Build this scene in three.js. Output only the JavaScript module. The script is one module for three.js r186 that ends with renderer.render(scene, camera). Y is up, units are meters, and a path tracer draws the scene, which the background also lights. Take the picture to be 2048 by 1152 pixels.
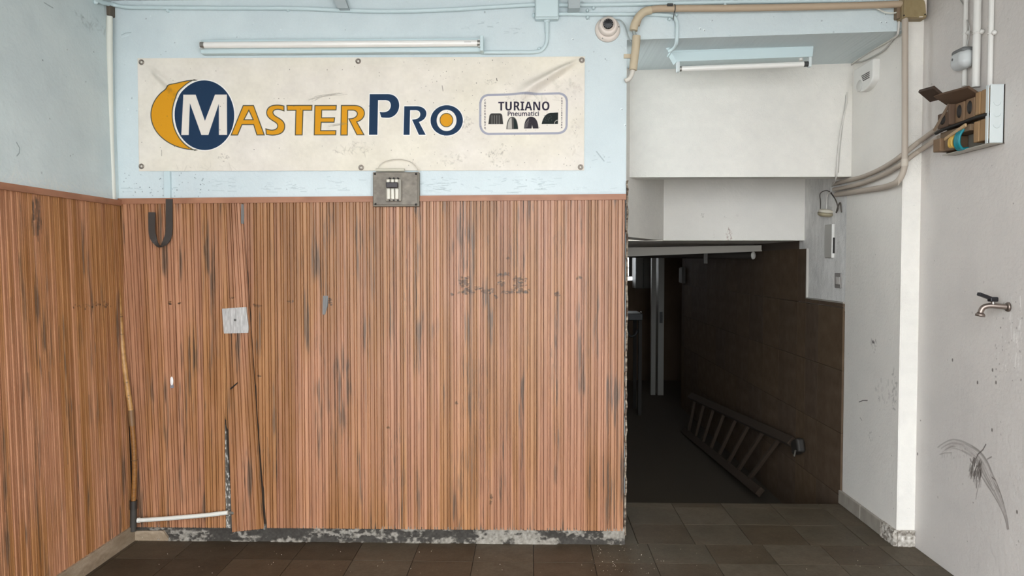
import * as THREE from 'three';
import { RoundedBoxGeometry } from 'three/addons/geometries/RoundedBoxGeometry.js';
import { RectAreaLightUniformsLib } from 'three/addons/lights/RectAreaLightUniformsLib.js';
import { mergeGeometries } from 'three/addons/utils/BufferGeometryUtils.js';

// ---------------------------------------------------------------- camera, sky, exposure
const scene = new THREE.Scene();
const F = 1500, CAM = new THREE.Vector3(0, 1.5, 3.97);            // focal length in pixels of the 2048 x 1152 frame
const camera = new THREE.PerspectiveCamera(2 * Math.atan(576 / F) * 180 / Math.PI, 2048 / 1152, 0.05, 200);
camera.position.copy(CAM);
camera.rotation.order = 'YXZ';
camera.rotation.set(-0.034, 0.024, 0);
camera.updateMatrixWorld();
scene.background = new THREE.Color(0.95, 1.0, 1.04);               // bright overcast sky outside the garage opening
scene.backgroundIntensity = 7.3;
RectAreaLightUniformsLib.init();
const daylight = new THREE.RectAreaLight(new THREE.Color(0.97, 1.0, 1.02), 0.75, 4.2, 2.75);   // daylight of the street filling the garage entrance behind the camera
daylight.name = 'entrance_daylight'; daylight.position.set(-0.06, 1.4, 4.1); daylight.lookAt(-0.06, 1.4, 0); scene.add(daylight);
const renderer = new THREE.WebGLRenderer({ antialias: true });
renderer.toneMapping = THREE.LinearToneMapping;
renderer.toneMappingExposure = 0.9;
renderer.shadowMap.enabled = true;

// ---------------------------------------------------------------- helpers
const V = (x, y, z) => new THREE.Vector3(x, y, z);
function ray(px, py) { return V((px - 1024) / F, (576 - py) / F, -1).applyQuaternion(camera.quaternion); }
const onZ = (px, py, z = 0) => { const d = ray(px, py); return CAM.clone().addScaledVector(d, (z - CAM.z) / d.z); };
const onX = (px, py, x) => { const d = ray(px, py); return CAM.clone().addScaledVector(d, (x - CAM.x) / d.x); };
const onY = (px, py, y) => { const d = ray(px, py); return CAM.clone().addScaledVector(d, (y - CAM.y) / d.y); };
let seed = 7;
const rnd = () => { seed = (seed + 0x6d2b79f5) | 0; let t = Math.imul(seed ^ (seed >>> 15), 1 | seed); t = (t + Math.imul(t ^ (t >>> 7), 61 | t)) ^ t; return ((t ^ (t >>> 14)) >>> 0) / 4294967296; };
const rr = (a, b) => a + (b - a) * rnd();
const lerp = (a, b, t) => a + (b - a) * t, clamp = (x, a = 0, b = 1) => Math.min(b, Math.max(a, x));
const sstep = (a, b, x) => { const t = clamp((x - a) / (b - a)); return t * t * (3 - 2 * t); };
const H = (x, y, s) => { let h = Math.imul(x, 374761393) ^ Math.imul(y, 668265263) ^ Math.imul(s, 1274126177); h = Math.imul(h ^ (h >>> 13), 1274126177); return ((h ^ (h >>> 16)) >>> 0) / 4294967296; };
function noise(x, y, s = 0) {
  const xi = Math.floor(x), yi = Math.floor(y), fx = x - xi, fy = y - yi, u = fx * fx * (3 - 2 * fx), v = fy * fy * (3 - 2 * fy);
  const a = H(xi, yi, s), b = H(xi + 1, yi, s), c = H(xi, yi + 1, s), d = H(xi + 1, yi + 1, s);
  return a + (b - a) * u + (c - a) * v + (a - b - c + d) * u * v;
}
const fbm = (x, y, s = 0, o = 4) => { let v = 0, a = 0.5, n = 0; for (let i = 0; i < o; i++) { v += a * noise(x, y, s + i * 17); n += a; a *= 0.5; x *= 2.03; y *= 2.03; } return v / n; };

const names = new Map();
const numbered = (n) => { const k = names.get(n) ?? 0; names.set(n, k + 1); return k ? n + '_' + String(k).padStart(3, '0') : n; };
function mesh(name, geo, mat, parent) { const m = new THREE.Mesh(geo, mat); m.name = name; m.castShadow = m.receiveShadow = true; if (parent) parent.add(m); return m; }
function put(o, label, category, group) {                          // a finished thing: its origin moves to its base, then it enters the scene
  o.name = numbered(o.name);
  const b = new THREE.Box3().setFromObject(o), c = V((b.min.x + b.max.x) / 2, b.min.y, (b.min.z + b.max.z) / 2);
  if (o.isGroup) { for (const k of o.children) k.position.sub(c); o.position.copy(c); }
  else { o.geometry = o.geometry.clone().translate(-c.x, -c.y, -c.z); o.position.copy(c); }
  o.userData = { label, category }; if (group) o.userData.group = group;
  scene.add(o); return o;
}
const grp = (name) => { const g = new THREE.Group(); g.name = name; return g; };
function struct(o, label, category) { o.name = numbered(o.name); o.userData = { kind: 'structure', label, category }; scene.add(o); return o; }
const box = (x0, x1, y0, y1, z0, z1) => new THREE.BoxGeometry(x1 - x0, y1 - y0, z1 - z0).translate((x0 + x1) / 2, (y0 + y1) / 2, (z0 + z1) / 2);
const rbox = (x0, x1, y0, y1, z0, z1, r = 0.003, s = 2) => new RoundedBoxGeometry(x1 - x0, y1 - y0, z1 - z0, s, Math.min(r, (x1 - x0) / 2.01, (y1 - y0) / 2.01, (z1 - z0) / 2.01)).translate((x0 + x1) / 2, (y0 + y1) / 2, (z0 + z1) / 2);
function tube(pts, r, seg = 40, rad = 12, tension = 0.5) {          // round tube with closed ends along points
  const c = new THREE.CatmullRomCurve3(pts, false, 'centripetal', tension);
  const g = new THREE.TubeGeometry(c, seg, r, rad, false);
  const caps = [0, 1].map((e) => { const p = c.getPointAt(e), t = c.getTangentAt(e).multiplyScalar(e ? 1 : -1), d = new THREE.CircleGeometry(r, rad); d.applyQuaternion(new THREE.Quaternion().setFromUnitVectors(V(0, 0, 1), t)); return d.translate(p.x, p.y, p.z); });
  return mergeGeometries([g, ...caps]);
}
function rod(a, b, r, rad = 12) { const d = b.clone().sub(a), g = new THREE.CylinderGeometry(r, r, d.length(), rad); g.applyQuaternion(new THREE.Quaternion().setFromUnitVectors(V(0, 1, 0), d.clone().normalize())); const m = a.clone().add(b).multiplyScalar(0.5); return g.translate(m.x, m.y, m.z); }
function bar(a, b, w, t, up = V(0, 0, 1)) {                         // square bar between two points
  const d = b.clone().sub(a), y = d.clone().normalize(), x = new THREE.Vector3().crossVectors(y, up).normalize(), z = new THREE.Vector3().crossVectors(x, y);
  const g = new RoundedBoxGeometry(w, d.length(), t, 1, Math.min(w, t) * 0.15); g.applyMatrix4(new THREE.Matrix4().makeBasis(x, y, z)); const m = a.clone().add(b).multiplyScalar(0.5); return g.translate(m.x, m.y, m.z);
}
const lathe = (pts, axis, at, seg = 24) => { const g = new THREE.LatheGeometry(pts.map((p) => new THREE.Vector2(p[0], p[1])), seg); g.applyQuaternion(new THREE.Quaternion().setFromUnitVectors(V(0, 1, 0), axis.clone().normalize())); return g.translate(at.x, at.y, at.z); };
function prism(pts, dir) {                                         // polygon of 3-D points (counter-clockwise seen from outside) pushed back along dir
  const n = pts.length, pos = [], P = (p) => pos.push(p.x, p.y, p.z), Q = pts.map((p) => p.clone().add(dir));
  for (let i = 1; i < n - 1; i++) { P(pts[0]); P(pts[i]); P(pts[i + 1]); P(Q[0]); P(Q[i + 1]); P(Q[i]); }
  for (let i = 0; i < n; i++) { const j = (i + 1) % n; P(pts[i]); P(Q[i]); P(Q[j]); P(pts[i]); P(Q[j]); P(pts[j]); }
  const g = new THREE.BufferGeometry(); g.setAttribute('position', new THREE.Float32BufferAttribute(pos, 3)); g.computeVertexNormals();
  g.setAttribute('uv', new THREE.Float32BufferAttribute(new Float32Array(pos.length / 3 * 2), 2)); return g;
}
function planarUV(g, ua, va, rect) {                                // uv from position over a rectangle in metres
  const p = g.attributes.position, uv = new Float32Array(p.count * 2), get = { x: (i) => p.getX(i), y: (i) => p.getY(i), z: (i) => p.getZ(i) };
  for (let i = 0; i < p.count; i++) { uv[i * 2] = (get[ua](i) - rect[0]) / (rect[1] - rect[0]); uv[i * 2 + 1] = (get[va](i) - rect[2]) / (rect[3] - rect[2]); }
  g.setAttribute('uv', new THREE.BufferAttribute(uv, 2)); return g;
}
function boxUV(g, s = 1) {                                          // uv in metres by the way each face points
  g = g.index ? g.toNonIndexed() : g; const p = g.attributes.position, n = g.attributes.normal, uv = new Float32Array(p.count * 2);
  for (let i = 0; i < p.count; i++) { const ax = Math.abs(n.getX(i)), ay = Math.abs(n.getY(i)), az = Math.abs(n.getZ(i)); const [u, v] = az >= ax && az >= ay ? [p.getX(i), p.getY(i)] : ax >= ay ? [p.getZ(i), p.getY(i)] : [p.getX(i), p.getZ(i)]; uv[i * 2] = u / s; uv[i * 2 + 1] = v / s; }
  g.setAttribute('uv', new THREE.BufferAttribute(uv, 2)); return g;
}
// textures: fn(u in metres, v in metres) gives sRGB; draw(ctx, X, Y, S) paints marks over it, X/Y turn metres into canvas pixels
function paint(w, h, rect, fn, draw, mirror) {
  const c = document.createElement('canvas'); c.width = w; c.height = h; const ctx = c.getContext('2d'), im = ctx.createImageData(w, h), d = im.data;
  for (let y = 0; y < h; y++) { const v = lerp(rect[3], rect[2], (y + 0.5) / h); for (let x = 0; x < w; x++) { const u = lerp(rect[0], rect[1], (x + 0.5) / w), q = fn(u, v), o = (y * w + x) * 4; d[o] = q[0]; d[o + 1] = q[1]; d[o + 2] = q[2]; d[o + 3] = 255; } }
  ctx.putImageData(im, 0, 0);
  if (draw) draw(ctx, (u) => (u - rect[0]) / (rect[1] - rect[0]) * w, (v) => (rect[3] - v) / (rect[3] - rect[2]) * h, w / Math.abs(rect[1] - rect[0]));
  const t = new THREE.CanvasTexture(c); t.colorSpace = THREE.SRGBColorSpace; t.wrapS = t.wrapT = mirror ? THREE.MirroredRepeatWrapping : THREE.ClampToEdgeWrapping; return t;
}
function grayTex(n, fn) { const d = new Uint8Array(n * n * 4); for (let y = 0; y < n; y++) for (let x = 0; x < n; x++) { const v = clamp(fn(x / n, y / n)) * 255, o = (y * n + x) * 4; d[o] = d[o + 1] = d[o + 2] = v; d[o + 3] = 255; } const t = new THREE.DataTexture(d, n, n); t.wrapS = t.wrapT = THREE.MirroredRepeatWrapping; t.magFilter = THREE.LinearFilter; t.needsUpdate = true; return t; }
const rep = (t, x, y = x) => { const c = t.clone(); c.repeat.set(x, y); c.needsUpdate = true; return c; };
const mat = (color, roughness = 0.7, o = {}) => new THREE.MeshPhysicalMaterial({ color, roughness, ...o });
const mixc = (a, b, t) => [lerp(a[0], b[0], t), lerp(a[1], b[1], t), lerp(a[2], b[2], t)];
function blot(ctx, x, y, rx, ry, col, a, n = 30) { ctx.fillStyle = col; for (let i = 0; i < n; i++) { const t = rnd() * 6.283, q = Math.sqrt(rnd()); ctx.globalAlpha = a * rr(0.3, 1); ctx.beginPath(); ctx.ellipse(x + Math.cos(t) * q * rx, y + Math.sin(t) * q * ry, rr(0.04, 0.22) * rx, rr(0.04, 0.22) * ry, rnd() * 3, 0, 6.3); ctx.fill(); } ctx.globalAlpha = 1; }
function stroke(ctx, pts, col, w, a = 1) { ctx.globalAlpha = a; ctx.strokeStyle = col; ctx.lineWidth = w; ctx.lineCap = 'round'; ctx.beginPath(); pts.forEach((p, i) => (i ? ctx.lineTo(p[0], p[1]) : ctx.moveTo(p[0], p[1]))); ctx.stroke(); ctx.globalAlpha = 1; }

const plasterBump = grayTex(512, (u, v) => 0.55 * fbm(u * 14, v * 14, 3, 5) + 0.45 * fbm(u * 60, v * 60, 9, 3));
const speckBump = grayTex(512, (u, v) => fbm(u * 90, v * 90, 21, 3));

// ---------------------------------------------------------------- key positions
const XLb = onZ(266, 1062).x, XLt = onZ(223, 12).x, CEIL = 2.885, XL = (y) => lerp(XLb, XLt, y / 2.85);
const XE = onZ(1252, 700).x;                                        // right edge of the panelled wall
const XJ = 1.94, XR = onZ(1834, 800).x, ZJ = -0.69, ZB = -0.63, ZL = -1.39, LOW = -0.34, OPEN = 3.8;

// ---------------------------------------------------------------- setting: plaster walls
function plasterTex(w, h, rect, base, amp, marks) {
  return paint(w, h, rect, (u, v) => { const n = fbm(u * 1.7 + 3, v * 1.7, 31, 5) - 0.5, m = fbm(u * 9, v * 9, 57, 3) - 0.5, g = H(Math.floor(u * 900), Math.floor(v * 900), 5) - 0.5, k = n * amp + m * amp * 0.55 + g * 4; return [base[0] + k * 1.05, base[1] + k, base[2] + k * 0.9]; }, marks);
}
function specks(ctx, w, h, n, cols, s) { for (let i = 0; i < n; i++) { ctx.globalAlpha = rr(0.15, 0.7); ctx.fillStyle = cols[Math.floor(rnd() * cols.length)]; const r = rr(0.4, 1) * s; ctx.beginPath(); ctx.ellipse(rnd() * w, rnd() * h, r, r * rr(0.6, 1.8), rnd() * 3, 0, 6.3); ctx.fill(); } ctx.globalAlpha = 1; }

const rectB = [-2.7, 2.1, 1.75, 2.95];
const blueTex = plasterTex(2048, 512, rectB, [205, 216, 219], 16, (ctx, X, Y, S) => {
  const at = (px, py) => { const p = onZ(px, py); return [X(p.x), Y(p.y)]; };
  specks(ctx, 2048, 512, 240, ['#7f8b8f', '#586266', '#e8f0f2', '#9aa6a8'], 1.6);
  for (let i = 0; i < 60; i++) { const p = at(rr(245, 420), rr(345, 392)); ctx.fillStyle = '#39454a'; ctx.globalAlpha = rr(0.4, 0.9); ctx.fillRect(p[0], p[1], rr(1, 2.4), rr(1, 2.4)); }
  for (let i = 0; i < 70; i++) { const p = at(rr(240, 1240), rr(372, 386)); stroke(ctx, [p, [p[0] + rr(-28, 28), p[1] + rr(-3, 3)]], '#8fa0a4', rr(0.5, 1.6), rr(0.15, 0.5)); }
  for (const [a, b, n] of [[690, 362, 8], [900, 365, 16], [1000, 362, 14], [1070, 365, 20], [860, 372, 16], [1180, 320, 4], [450, 366, 14], [560, 372, 14], [1040, 60, 10], [960, 50, 8]]) for (let i = 0; i < n; i++) { const p = at(a + rr(-40, 40), b + rr(-9, 9)); stroke(ctx, [p, [p[0] + rr(4, 18), p[1] + rr(-3, 3)]], '#7c8d92', rr(0.5, 1.4), rr(0.15, 0.45)); }
  stroke(ctx, [at(243, 70), at(252, 66), at(262, 65)], '#87999d', 1.4, 0.7); stroke(ctx, [at(243, 75), at(258, 70)], '#e2eef0', 1.2, 0.7);
  stroke(ctx, [at(1193, 303), at(1200, 312), at(1208, 322)], '#8b9a9e', 2.4, 0.6);
  for (const [a, b] of [[1145, 78], [1243, 218], [1250, 250], [1400, 57], [1408, 60], [1772, 44], [1762, 44], [1770, 28]]) { const p = at(a, b); ctx.fillStyle = '#e9f2f3'; ctx.beginPath(); ctx.arc(p[0], p[1], 2.2, 0, 7); ctx.fill(); ctx.fillStyle = '#5b676b'; ctx.globalAlpha = 0.7; ctx.beginPath(); ctx.arc(p[0] + 1, p[1] + 1, 1.2, 0, 7); ctx.fill(); ctx.globalAlpha = 1; }
});
const blueMat = mat(0xffffff, 0.62, { map: blueTex, bumpMap: rep(plasterBump, 6, 1.6), bumpScale: 0.0035 });
const wallBack = struct(grp('wall_back'), 'back wall with pale blue plaster over reeded brown wood panelling', 'wall');
mesh('plaster', planarUV(box(-2.75, XE - 0.004, 0, CEIL, -0.14, 0), 'x', 'y', rectB), blueMat, wallBack);
{ // beam across the passage opening
  const a = onZ(1252, 80), b = onZ(1806, 62), g = prism([V(XE - 0.004, a.y, 0), V(XJ + 0.003, b.y, 0), V(XJ + 0.003, CEIL, 0), V(XE - 0.004, CEIL, 0)], V(0, 0, ZB));
  struct(mesh('wall_lintel', planarUV(g, 'x', 'y', rectB), blueMat), 'pale blue beam spanning the passage opening', 'beam');
}
const rectL = [0, 4.9, 1.6, 3.0];
const leftTex = plasterTex(2048, 640, rectL, [199, 210, 211], 22, (ctx, X, Y) => {
  const at = (px, py) => { const p = onX(px, py, XL(2.3)); return [X(p.z), Y(p.y)]; };
  specks(ctx, 2048, 640, 260, ['#6f7a7c', '#4b5557', '#dfe7e8'], 1.8);
  stroke(ctx, [at(92, 5), at(100, 10), at(110, 16)], '#7b888a', 2, 0.7); stroke(ctx, [at(30, 285), at(36, 296), at(35, 306), at(30, 312)], '#7b888a', 2, 0.8);
  blot(ctx, ...at(185, 45), 60, 16, '#84918f', 0.18, 40); blot(ctx, ...at(10, 360), 150, 12, '#e5e3da', 0.2, 60); blot(ctx, ...at(150, 380), 160, 14, '#d9d8d0', 0.18, 60);
});
const leftMat = mat(0xffffff, 0.75, { map: leftTex, bumpMap: rep(plasterBump, 5, 1.5), bumpScale: 0.003 });
const wallLeft = struct(grp('wall_left'), 'left wall with grey blue plaster over reeded brown wood panelling', 'wall');
mesh('plaster', planarUV(prism([V(XL(-0.1), -0.1, OPEN), V(XL(-0.1), -0.1, -0.02), V(XL(2.95), 2.95, -0.02), V(XL(2.95), 2.95, OPEN)], V(-0.2, 0, 0)), 'z', 'y', rectL), leftMat, wallLeft);

// right wall, with the tyre scuff and nicks that mark its paint
const rectR = [0, 4.9, 0, 3.0];
const rightTex = plasterTex(2048, 1254, rectR, [211, 206, 201], 14, (ctx, X, Y) => {
  const at = (px, py) => { const p = onX(px, py, XR); return [X(p.z), Y(p.y)]; }, S = (a) => a.map((q) => at(q[0], q[1]));
  specks(ctx, 2048, 1254, 500, ['#8b8580', '#6a645f', '#e6e2de'], 1.7);
  const c6 = (q) => [1840 + q[0] / 5.236, 840 + q[1] / 5.236], L = (pts, col, w, a) => stroke(ctx, S(pts.map(c6)), col, w, a);
  const arc = [[185, 285], [240, 245], [330, 205], [430, 215], [530, 260], [620, 320], [700, 420], [760, 560], [820, 700], [870, 850], [910, 1010], [930, 1140]];
  const cvA = new THREE.CatmullRomCurve3(arc.map((p) => V(p[0], p[1], 0))), band = (t) => lerp(95, 125, sstep(0, 0.55, t)) * (1 - 0.85 * sstep(0.5, 1, t));
  for (let i = 0; i < 170; i++) { const off = Math.pow(rnd(), 1.3), t0 = rnd() * 0.9, t1 = Math.min(1, t0 + rr(0.06, 0.3)), pts = []; for (let k = 0; k <= 12; k++) { const t = lerp(t0, t1, k / 12), p = cvA.getPointAt(t), q = cvA.getTangentAt(t), d = off * band(t); pts.push([p.x - q.y * d, p.y + q.x * d]); } L(pts, i % 3 ? '#8f8883' : '#7a736e', rr(0.8, 3.2), rr(0.08, 0.26)); }
  for (const [o, a] of [[0, 0.3], [0.05, 0.25], [0.95, 0.4]]) { const pts = []; for (let k = 0; k <= 30; k++) { const t = (o > 0.5 ? 0.45 : 0) + k / 30 * (o > 0.5 ? 0.55 : 0.8), p = cvA.getPointAt(t), q = cvA.getTangentAt(t), d = o * band(t); pts.push([p.x - q.y * d, p.y + q.x * d]); } L(pts, '#77706b', 2.2, a); }
  for (let i = 0; i < 14; i++) { const x = rr(200, 520); L([[x, 345 + rr(0, 20)], [x + rr(-8, 8), rr(375, 415)]], '#8a837e', rr(0.7, 1.6), rr(0.15, 0.4)); }
  L([[205, 360], [260, 345], [335, 343]], '#7d7671', 1.2, 0.7);
  for (let i = 0; i < 70; i++) { const x = rr(525, 655), y = rr(390, 560); L([[x, y], [x + rr(-25, 12), y + rr(25, 110)]], i % 4 ? '#4e4742' : '#6d6661', rr(0.8, 3.2), rr(0.25, 0.75)); }
  for (let i = 0; i < 24; i++) { const x = rr(560, 640), y = rr(520, 640); L([[x, y], [x + rr(-10, 6), y + rr(40, 90)]], '#5b544f', rr(0.6, 1.6), rr(0.3, 0.7)); }
  L([[690, 255], [660, 310], [605, 360], [590, 400]], '#544d48', 2.2, 0.85); L([[625, 640], [600, 740], [585, 830]], '#847d78', 1.6, 0.7); L([[705, 410], [750, 385]], '#6d6661', 2, 0.7); L([[755, 600], [790, 630]], '#5c5550', 2, 0.8); L([[780, 660], [840, 765]], '#6b645f', 1.4, 0.7);
  for (let i = 0; i < 90; i++) { const p = at(rr(1985, 2047), rr(600, 760)); ctx.fillStyle = rnd() < 0.4 ? '#6b645f' : '#efece8'; ctx.globalAlpha = rr(0.3, 0.8); ctx.fillRect(p[0], p[1], rr(1, 3), rr(1, 4)); } ctx.globalAlpha = 1;
  for (let i = 0; i < 26; i++) { const p = at(rr(2018, 2046), rr(590, 720)); stroke(ctx, [p, [p[0] + rr(-4, 4), p[1] + rr(6, 30)]], '#f3f0ec', rr(1, 2.6), rr(0.3, 0.7)); }
  for (const [a, b] of [[1835, 908], [2034, 1024], [1984, 860], [1992, 765], [1985, 740], [1955, 765], [1905, 720]]) { const p = at(a, b); ctx.fillStyle = '#57504b'; ctx.globalAlpha = 0.75; ctx.beginPath(); ctx.ellipse(p[0], p[1], 2.2, 3.4, 0, 0, 7); ctx.fill(); } ctx.globalAlpha = 1;
});
const rightMat = mat(0xffffff, 0.6, { map: rightTex, bumpMap: rep(plasterBump, 6, 4), bumpScale: 0.003 });
struct(mesh('wall_right', planarUV(box(XR, XR + 0.2, -0.1, CEIL, 0.0, OPEN), 'z', 'y', rectR), rightMat), 'pinkish grey painted right wall with a curved tyre scuff', 'wall');

// pier beside the passage, and the passage walls
const whiteTex = plasterTex(1024, 1024, [0, 3, 0, 3], [228, 224, 217], 12, (ctx, X, Y) => { specks(ctx, 1024, 1024, 120, ['#a5a09a', '#8d8882', '#f4f2ee'], 1.4); });
whiteTex.wrapS = whiteTex.wrapT = THREE.MirroredRepeatWrapping;
const whiteMat = mat(0xffffff, 0.7, { map: whiteTex, bumpMap: rep(plasterBump, 3, 3), bumpScale: 0.003 });
const rectJ = [-0.7, 0.05, 0, 2.9];
const jambTex = plasterTex(512, 1536, rectJ, [231, 227, 220], 12, (ctx, X, Y) => {
  const at = (px, py) => { const p = onX(px, py, XJ); return [X(p.z), Y(p.y)]; };
  specks(ctx, 512, 1536, 90, ['#8b8782', '#716d68', '#dedbd6'], 1.6);
  stroke(ctx, [at(1718, 804), at(1726, 801), at(1735, 801)], '#4d4945', 2.4, 0.9); stroke(ctx, [at(1720, 835), at(1724, 841)], '#77736e', 2, 0.7);
  blot(ctx, ...at(1748, 690), 26, 26, '#6f6b66', 0.35, 24); const p = at(1746, 684); ctx.fillStyle = '#2c2926'; ctx.beginPath(); ctx.ellipse(p[0], p[1], 5, 5, 0, 0, 7); ctx.fill();
  blot(ctx, ...at(1788, 780), 18, 60, '#7d7974', 0.3, 40); blot(ctx, ...at(1742, 872), 20, 14, '#8a8681', 0.35, 16); blot(ctx, ...at(1765, 780), 60, 40, '#96928d', 0.2, 24);
});
const jambMat = mat(0xffffff, 0.65, { map: jambTex, bumpMap: rep(plasterBump, 1, 4), bumpScale: 0.003 });
const pier = struct(grp('wall_pier'), 'white pier with a grey side wall leading into the dark passage', 'wall');
mesh('face', boxUV(box(XJ + 0.004, XR + 0.22, -0.1, CEIL, -0.03, 0)), whiteMat, pier);
mesh('side', planarUV(box(XJ, XR + 0.22, -0.5, CEIL, ZJ, -0.002), 'z', 'y', rectJ), jambMat, pier);
// white hanging wall over the passage
struct(mesh('wall_bulkhead', boxUV(box(0.2, XJ + 0.02, onZ(1470, 354, ZB).y, 2.78, ZB - 0.12, ZB)), whiteMat), 'white wall hanging over the passage behind the lamp', 'wall');
{
  const lowTex = plasterTex(1024, 512, [0.5, 2.1, 1.55, 2.4], [231, 227, 220], 12, (ctx, X, Y) => {
    const at = (px, py) => { const p = onZ(px, py, ZL); return [X(p.x), Y(p.y)]; };
    blot(ctx, ...at(1405, 430), 8, 12, '#8a827c', 0.5, 24); blot(ctx, ...at(1458, 470), 14, 26, '#a48e86', 0.5, 34); stroke(ctx, [at(1457, 455), at(1460, 468), at(1464, 478)], '#8d6f66', 2, 0.6); blot(ctx, ...at(1428, 468), 4, 20, '#b5a49d', 0.4, 14); blot(ctx, ...at(1475, 430), 10, 6, '#a59d97', 0.4, 12); blot(ctx, ...at(1450, 436), 6, 10, '#a59d97', 0.4, 12);
  });
  const lowMat = mat(0xffffff, 0.7, { map: lowTex, bumpMap: rep(plasterBump, 2, 1), bumpScale: 0.003 });
  const yb = onZ(1460, 481, ZL).y, xl = onZ(1327, 480, ZL).x, p2 = onY(1250, 473, yb), g = grp('wall_stairwell');
  mesh('front', planarUV(box(xl, XJ + 0.02, yb, 2.75, ZL - 0.1, ZL), 'x', 'y', [0.5, 2.1, 1.55, 2.4]), lowMat, g);
  mesh('splay', boxUV(prism([V(p2.x, yb, Math.min(p2.z, -0.2)), V(xl, yb, ZL), V(xl, 2.75, ZL), V(p2.x, 2.75, Math.min(p2.z, -0.2))], V(-0.12, 0, -0.08))), whiteMat, g);
  struct(g, 'recessed white wall with a splayed left side above the dark opening', 'wall');
  struct(mesh('ceiling_passage', boxUV(box(0.3, XJ + 0.7, yb, yb + 0.02, -8.4, ZL - 0.1)), whiteMat), 'low plaster ceiling of the dark passage', 'ceiling');
  struct(mesh('ceiling_void', box(-0.6, XJ + 0.2, 2.75, 2.9, ZL - 0.2, ZB - 0.1), whiteMat), 'ceiling above the recessed white wall', 'ceiling');
  struct(mesh('ceiling_store', box(-1.4, 0.32, 1.9, 2.0, -8.4, -0.13), whiteMat), 'ceiling of the dark room behind the panelling', 'ceiling');
}
const ceilTex = plasterTex(512, 512, [0, 5, 0, 5], [204, 207, 208], 14); ceilTex.wrapS = ceilTex.wrapT = THREE.MirroredRepeatWrapping;
struct(mesh('ceiling', boxUV(box(-2.8, XR + 0.3, CEIL, CEIL + 0.15, -0.75, OPEN + 0.1), 5), mat(0xffffff, 0.8, { map: ceilTex })), 'grey plaster ceiling of the garage', 'ceiling');
{ const g = grp('wall_front'), m = mat(0xc4c2bc, 0.8); mesh('header', box(-2.8, XR + 0.3, 2.8, CEIL + 0.1, OPEN, OPEN + 0.12), m, g); mesh('jamb', box(-2.8, XL(1.4) + 0.06, -0.1, 2.8, OPEN, OPEN + 0.12), m, g); mesh('jamb', box(XR - 0.06, XR + 0.3, -0.1, 2.8, OPEN, OPEN + 0.12), m, g); struct(g, 'front wall around the open garage entrance', 'wall'); }
struct(mesh('ground_outside', box(-14, 14, -0.12, -0.02, OPEN, 22), mat(0xa3a09a, 0.9)), 'grey pavement outside the garage entrance', 'ground');

// ---------------------------------------------------------------- floor of square tiles
const tileTexes = [0, 1, 2, 3].map((k) => paint(256, 256, [0, 0.3, 0, 0.3], (u, v) => { const n = fbm(u * 14, v * 14, 80 + k, 4) - 0.5, m = fbm(u * 90, v * 90, 90 + k, 2) - 0.5, red = [4, 2, 5, 3][k] + 8 * (fbm(u * 6, v * 6, 120 + k, 2) - 0.5), b = [64, 71, 52, 75][k] + n * 22 + m * 14; return [b + 5 + red * 0.7, b - 4, b - 18 - red * 0.3]; }, (ctx) => specks(ctx, 256, 256, 34, ['#a59b8c', '#3a332b', '#c6beb0'], 1)));
const tileMats = tileTexes.map((t, k) => mat(0xffffff, 0.55 + 0.04 * k, { map: t, bumpMap: speckBump, bumpScale: 0.0006 }));
const floor = struct(grp('floor'), 'floor of dark brown square tiles with dirty joints', 'floor');
mesh('bedding', box(-2.8, XR + 0.2, -0.12, -0.004, -0.001, OPEN), mat(0x2c2722, 0.95), floor);
{
  const T = 0.304, tg = (w, d) => { const g = new RoundedBoxGeometry(w - 0.003, 0.014, d - 0.003, 1, 0.0012); return g; }, cache = new Map();
  const one = (w, d) => { const k = w.toFixed(4) + d.toFixed(4); if (!cache.has(k)) cache.set(k, tg(w, d)); return cache.get(k); };
  const add = (x0, x1, z0, z1) => { if (x1 - x0 < 0.01 || z1 - z0 < 0.01) return; const m = mesh('tile', one(x1 - x0, z1 - z0), tileMats[x1 < -0.75 ? (rnd() < 0.6 ? 2 : 0) : [0, 1, 3][Math.floor(rnd() * 3)]], floor); m.position.set((x0 + x1) / 2, -0.007 + rr(-0.0006, 0.0004), (z0 + z1) / 2); m.rotation.y = x1 - x0 > 0.302 && z1 - z0 > 0.302 ? Math.floor(rnd() * 4) * Math.PI / 2 : 0; };
  const xo = onY(1067, 1120, 0).x - 12 * T, zo = 0.26 - T;
  for (let j = 0; j < 17; j++) for (let i = 0; i < 20; i++) { const x0 = Math.max(xo + i * T, XLb + 0.002), x1 = Math.min(xo + (i + 1) * T, XR), z0 = Math.max(zo + j * T, 0.001), z1 = Math.min(zo + (j + 1) * T, OPEN); add(x0, x1, z0, z1); }
  for (let j = 0; j < 3; j++) for (let i = 0; i < 6; i++) { const x0 = Math.max(XE + 0.03 + (i - 1) * T + 0.04, XE - 0.05), x1 = Math.min(XE + 0.07 + i * T, XJ), z1 = Math.min(-j * T + 0.001, 0.001), z0 = Math.max(-(j + 1) * T, ZJ); add(x0, x1, z0, z1); }
  mesh('threshold_slab', box(XE - 0.06, XJ + 0.01, LOW - 0.05, -0.0135, ZJ + 0.002, -0.001), mat(0x3a342d, 0.9), floor);
}

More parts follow.
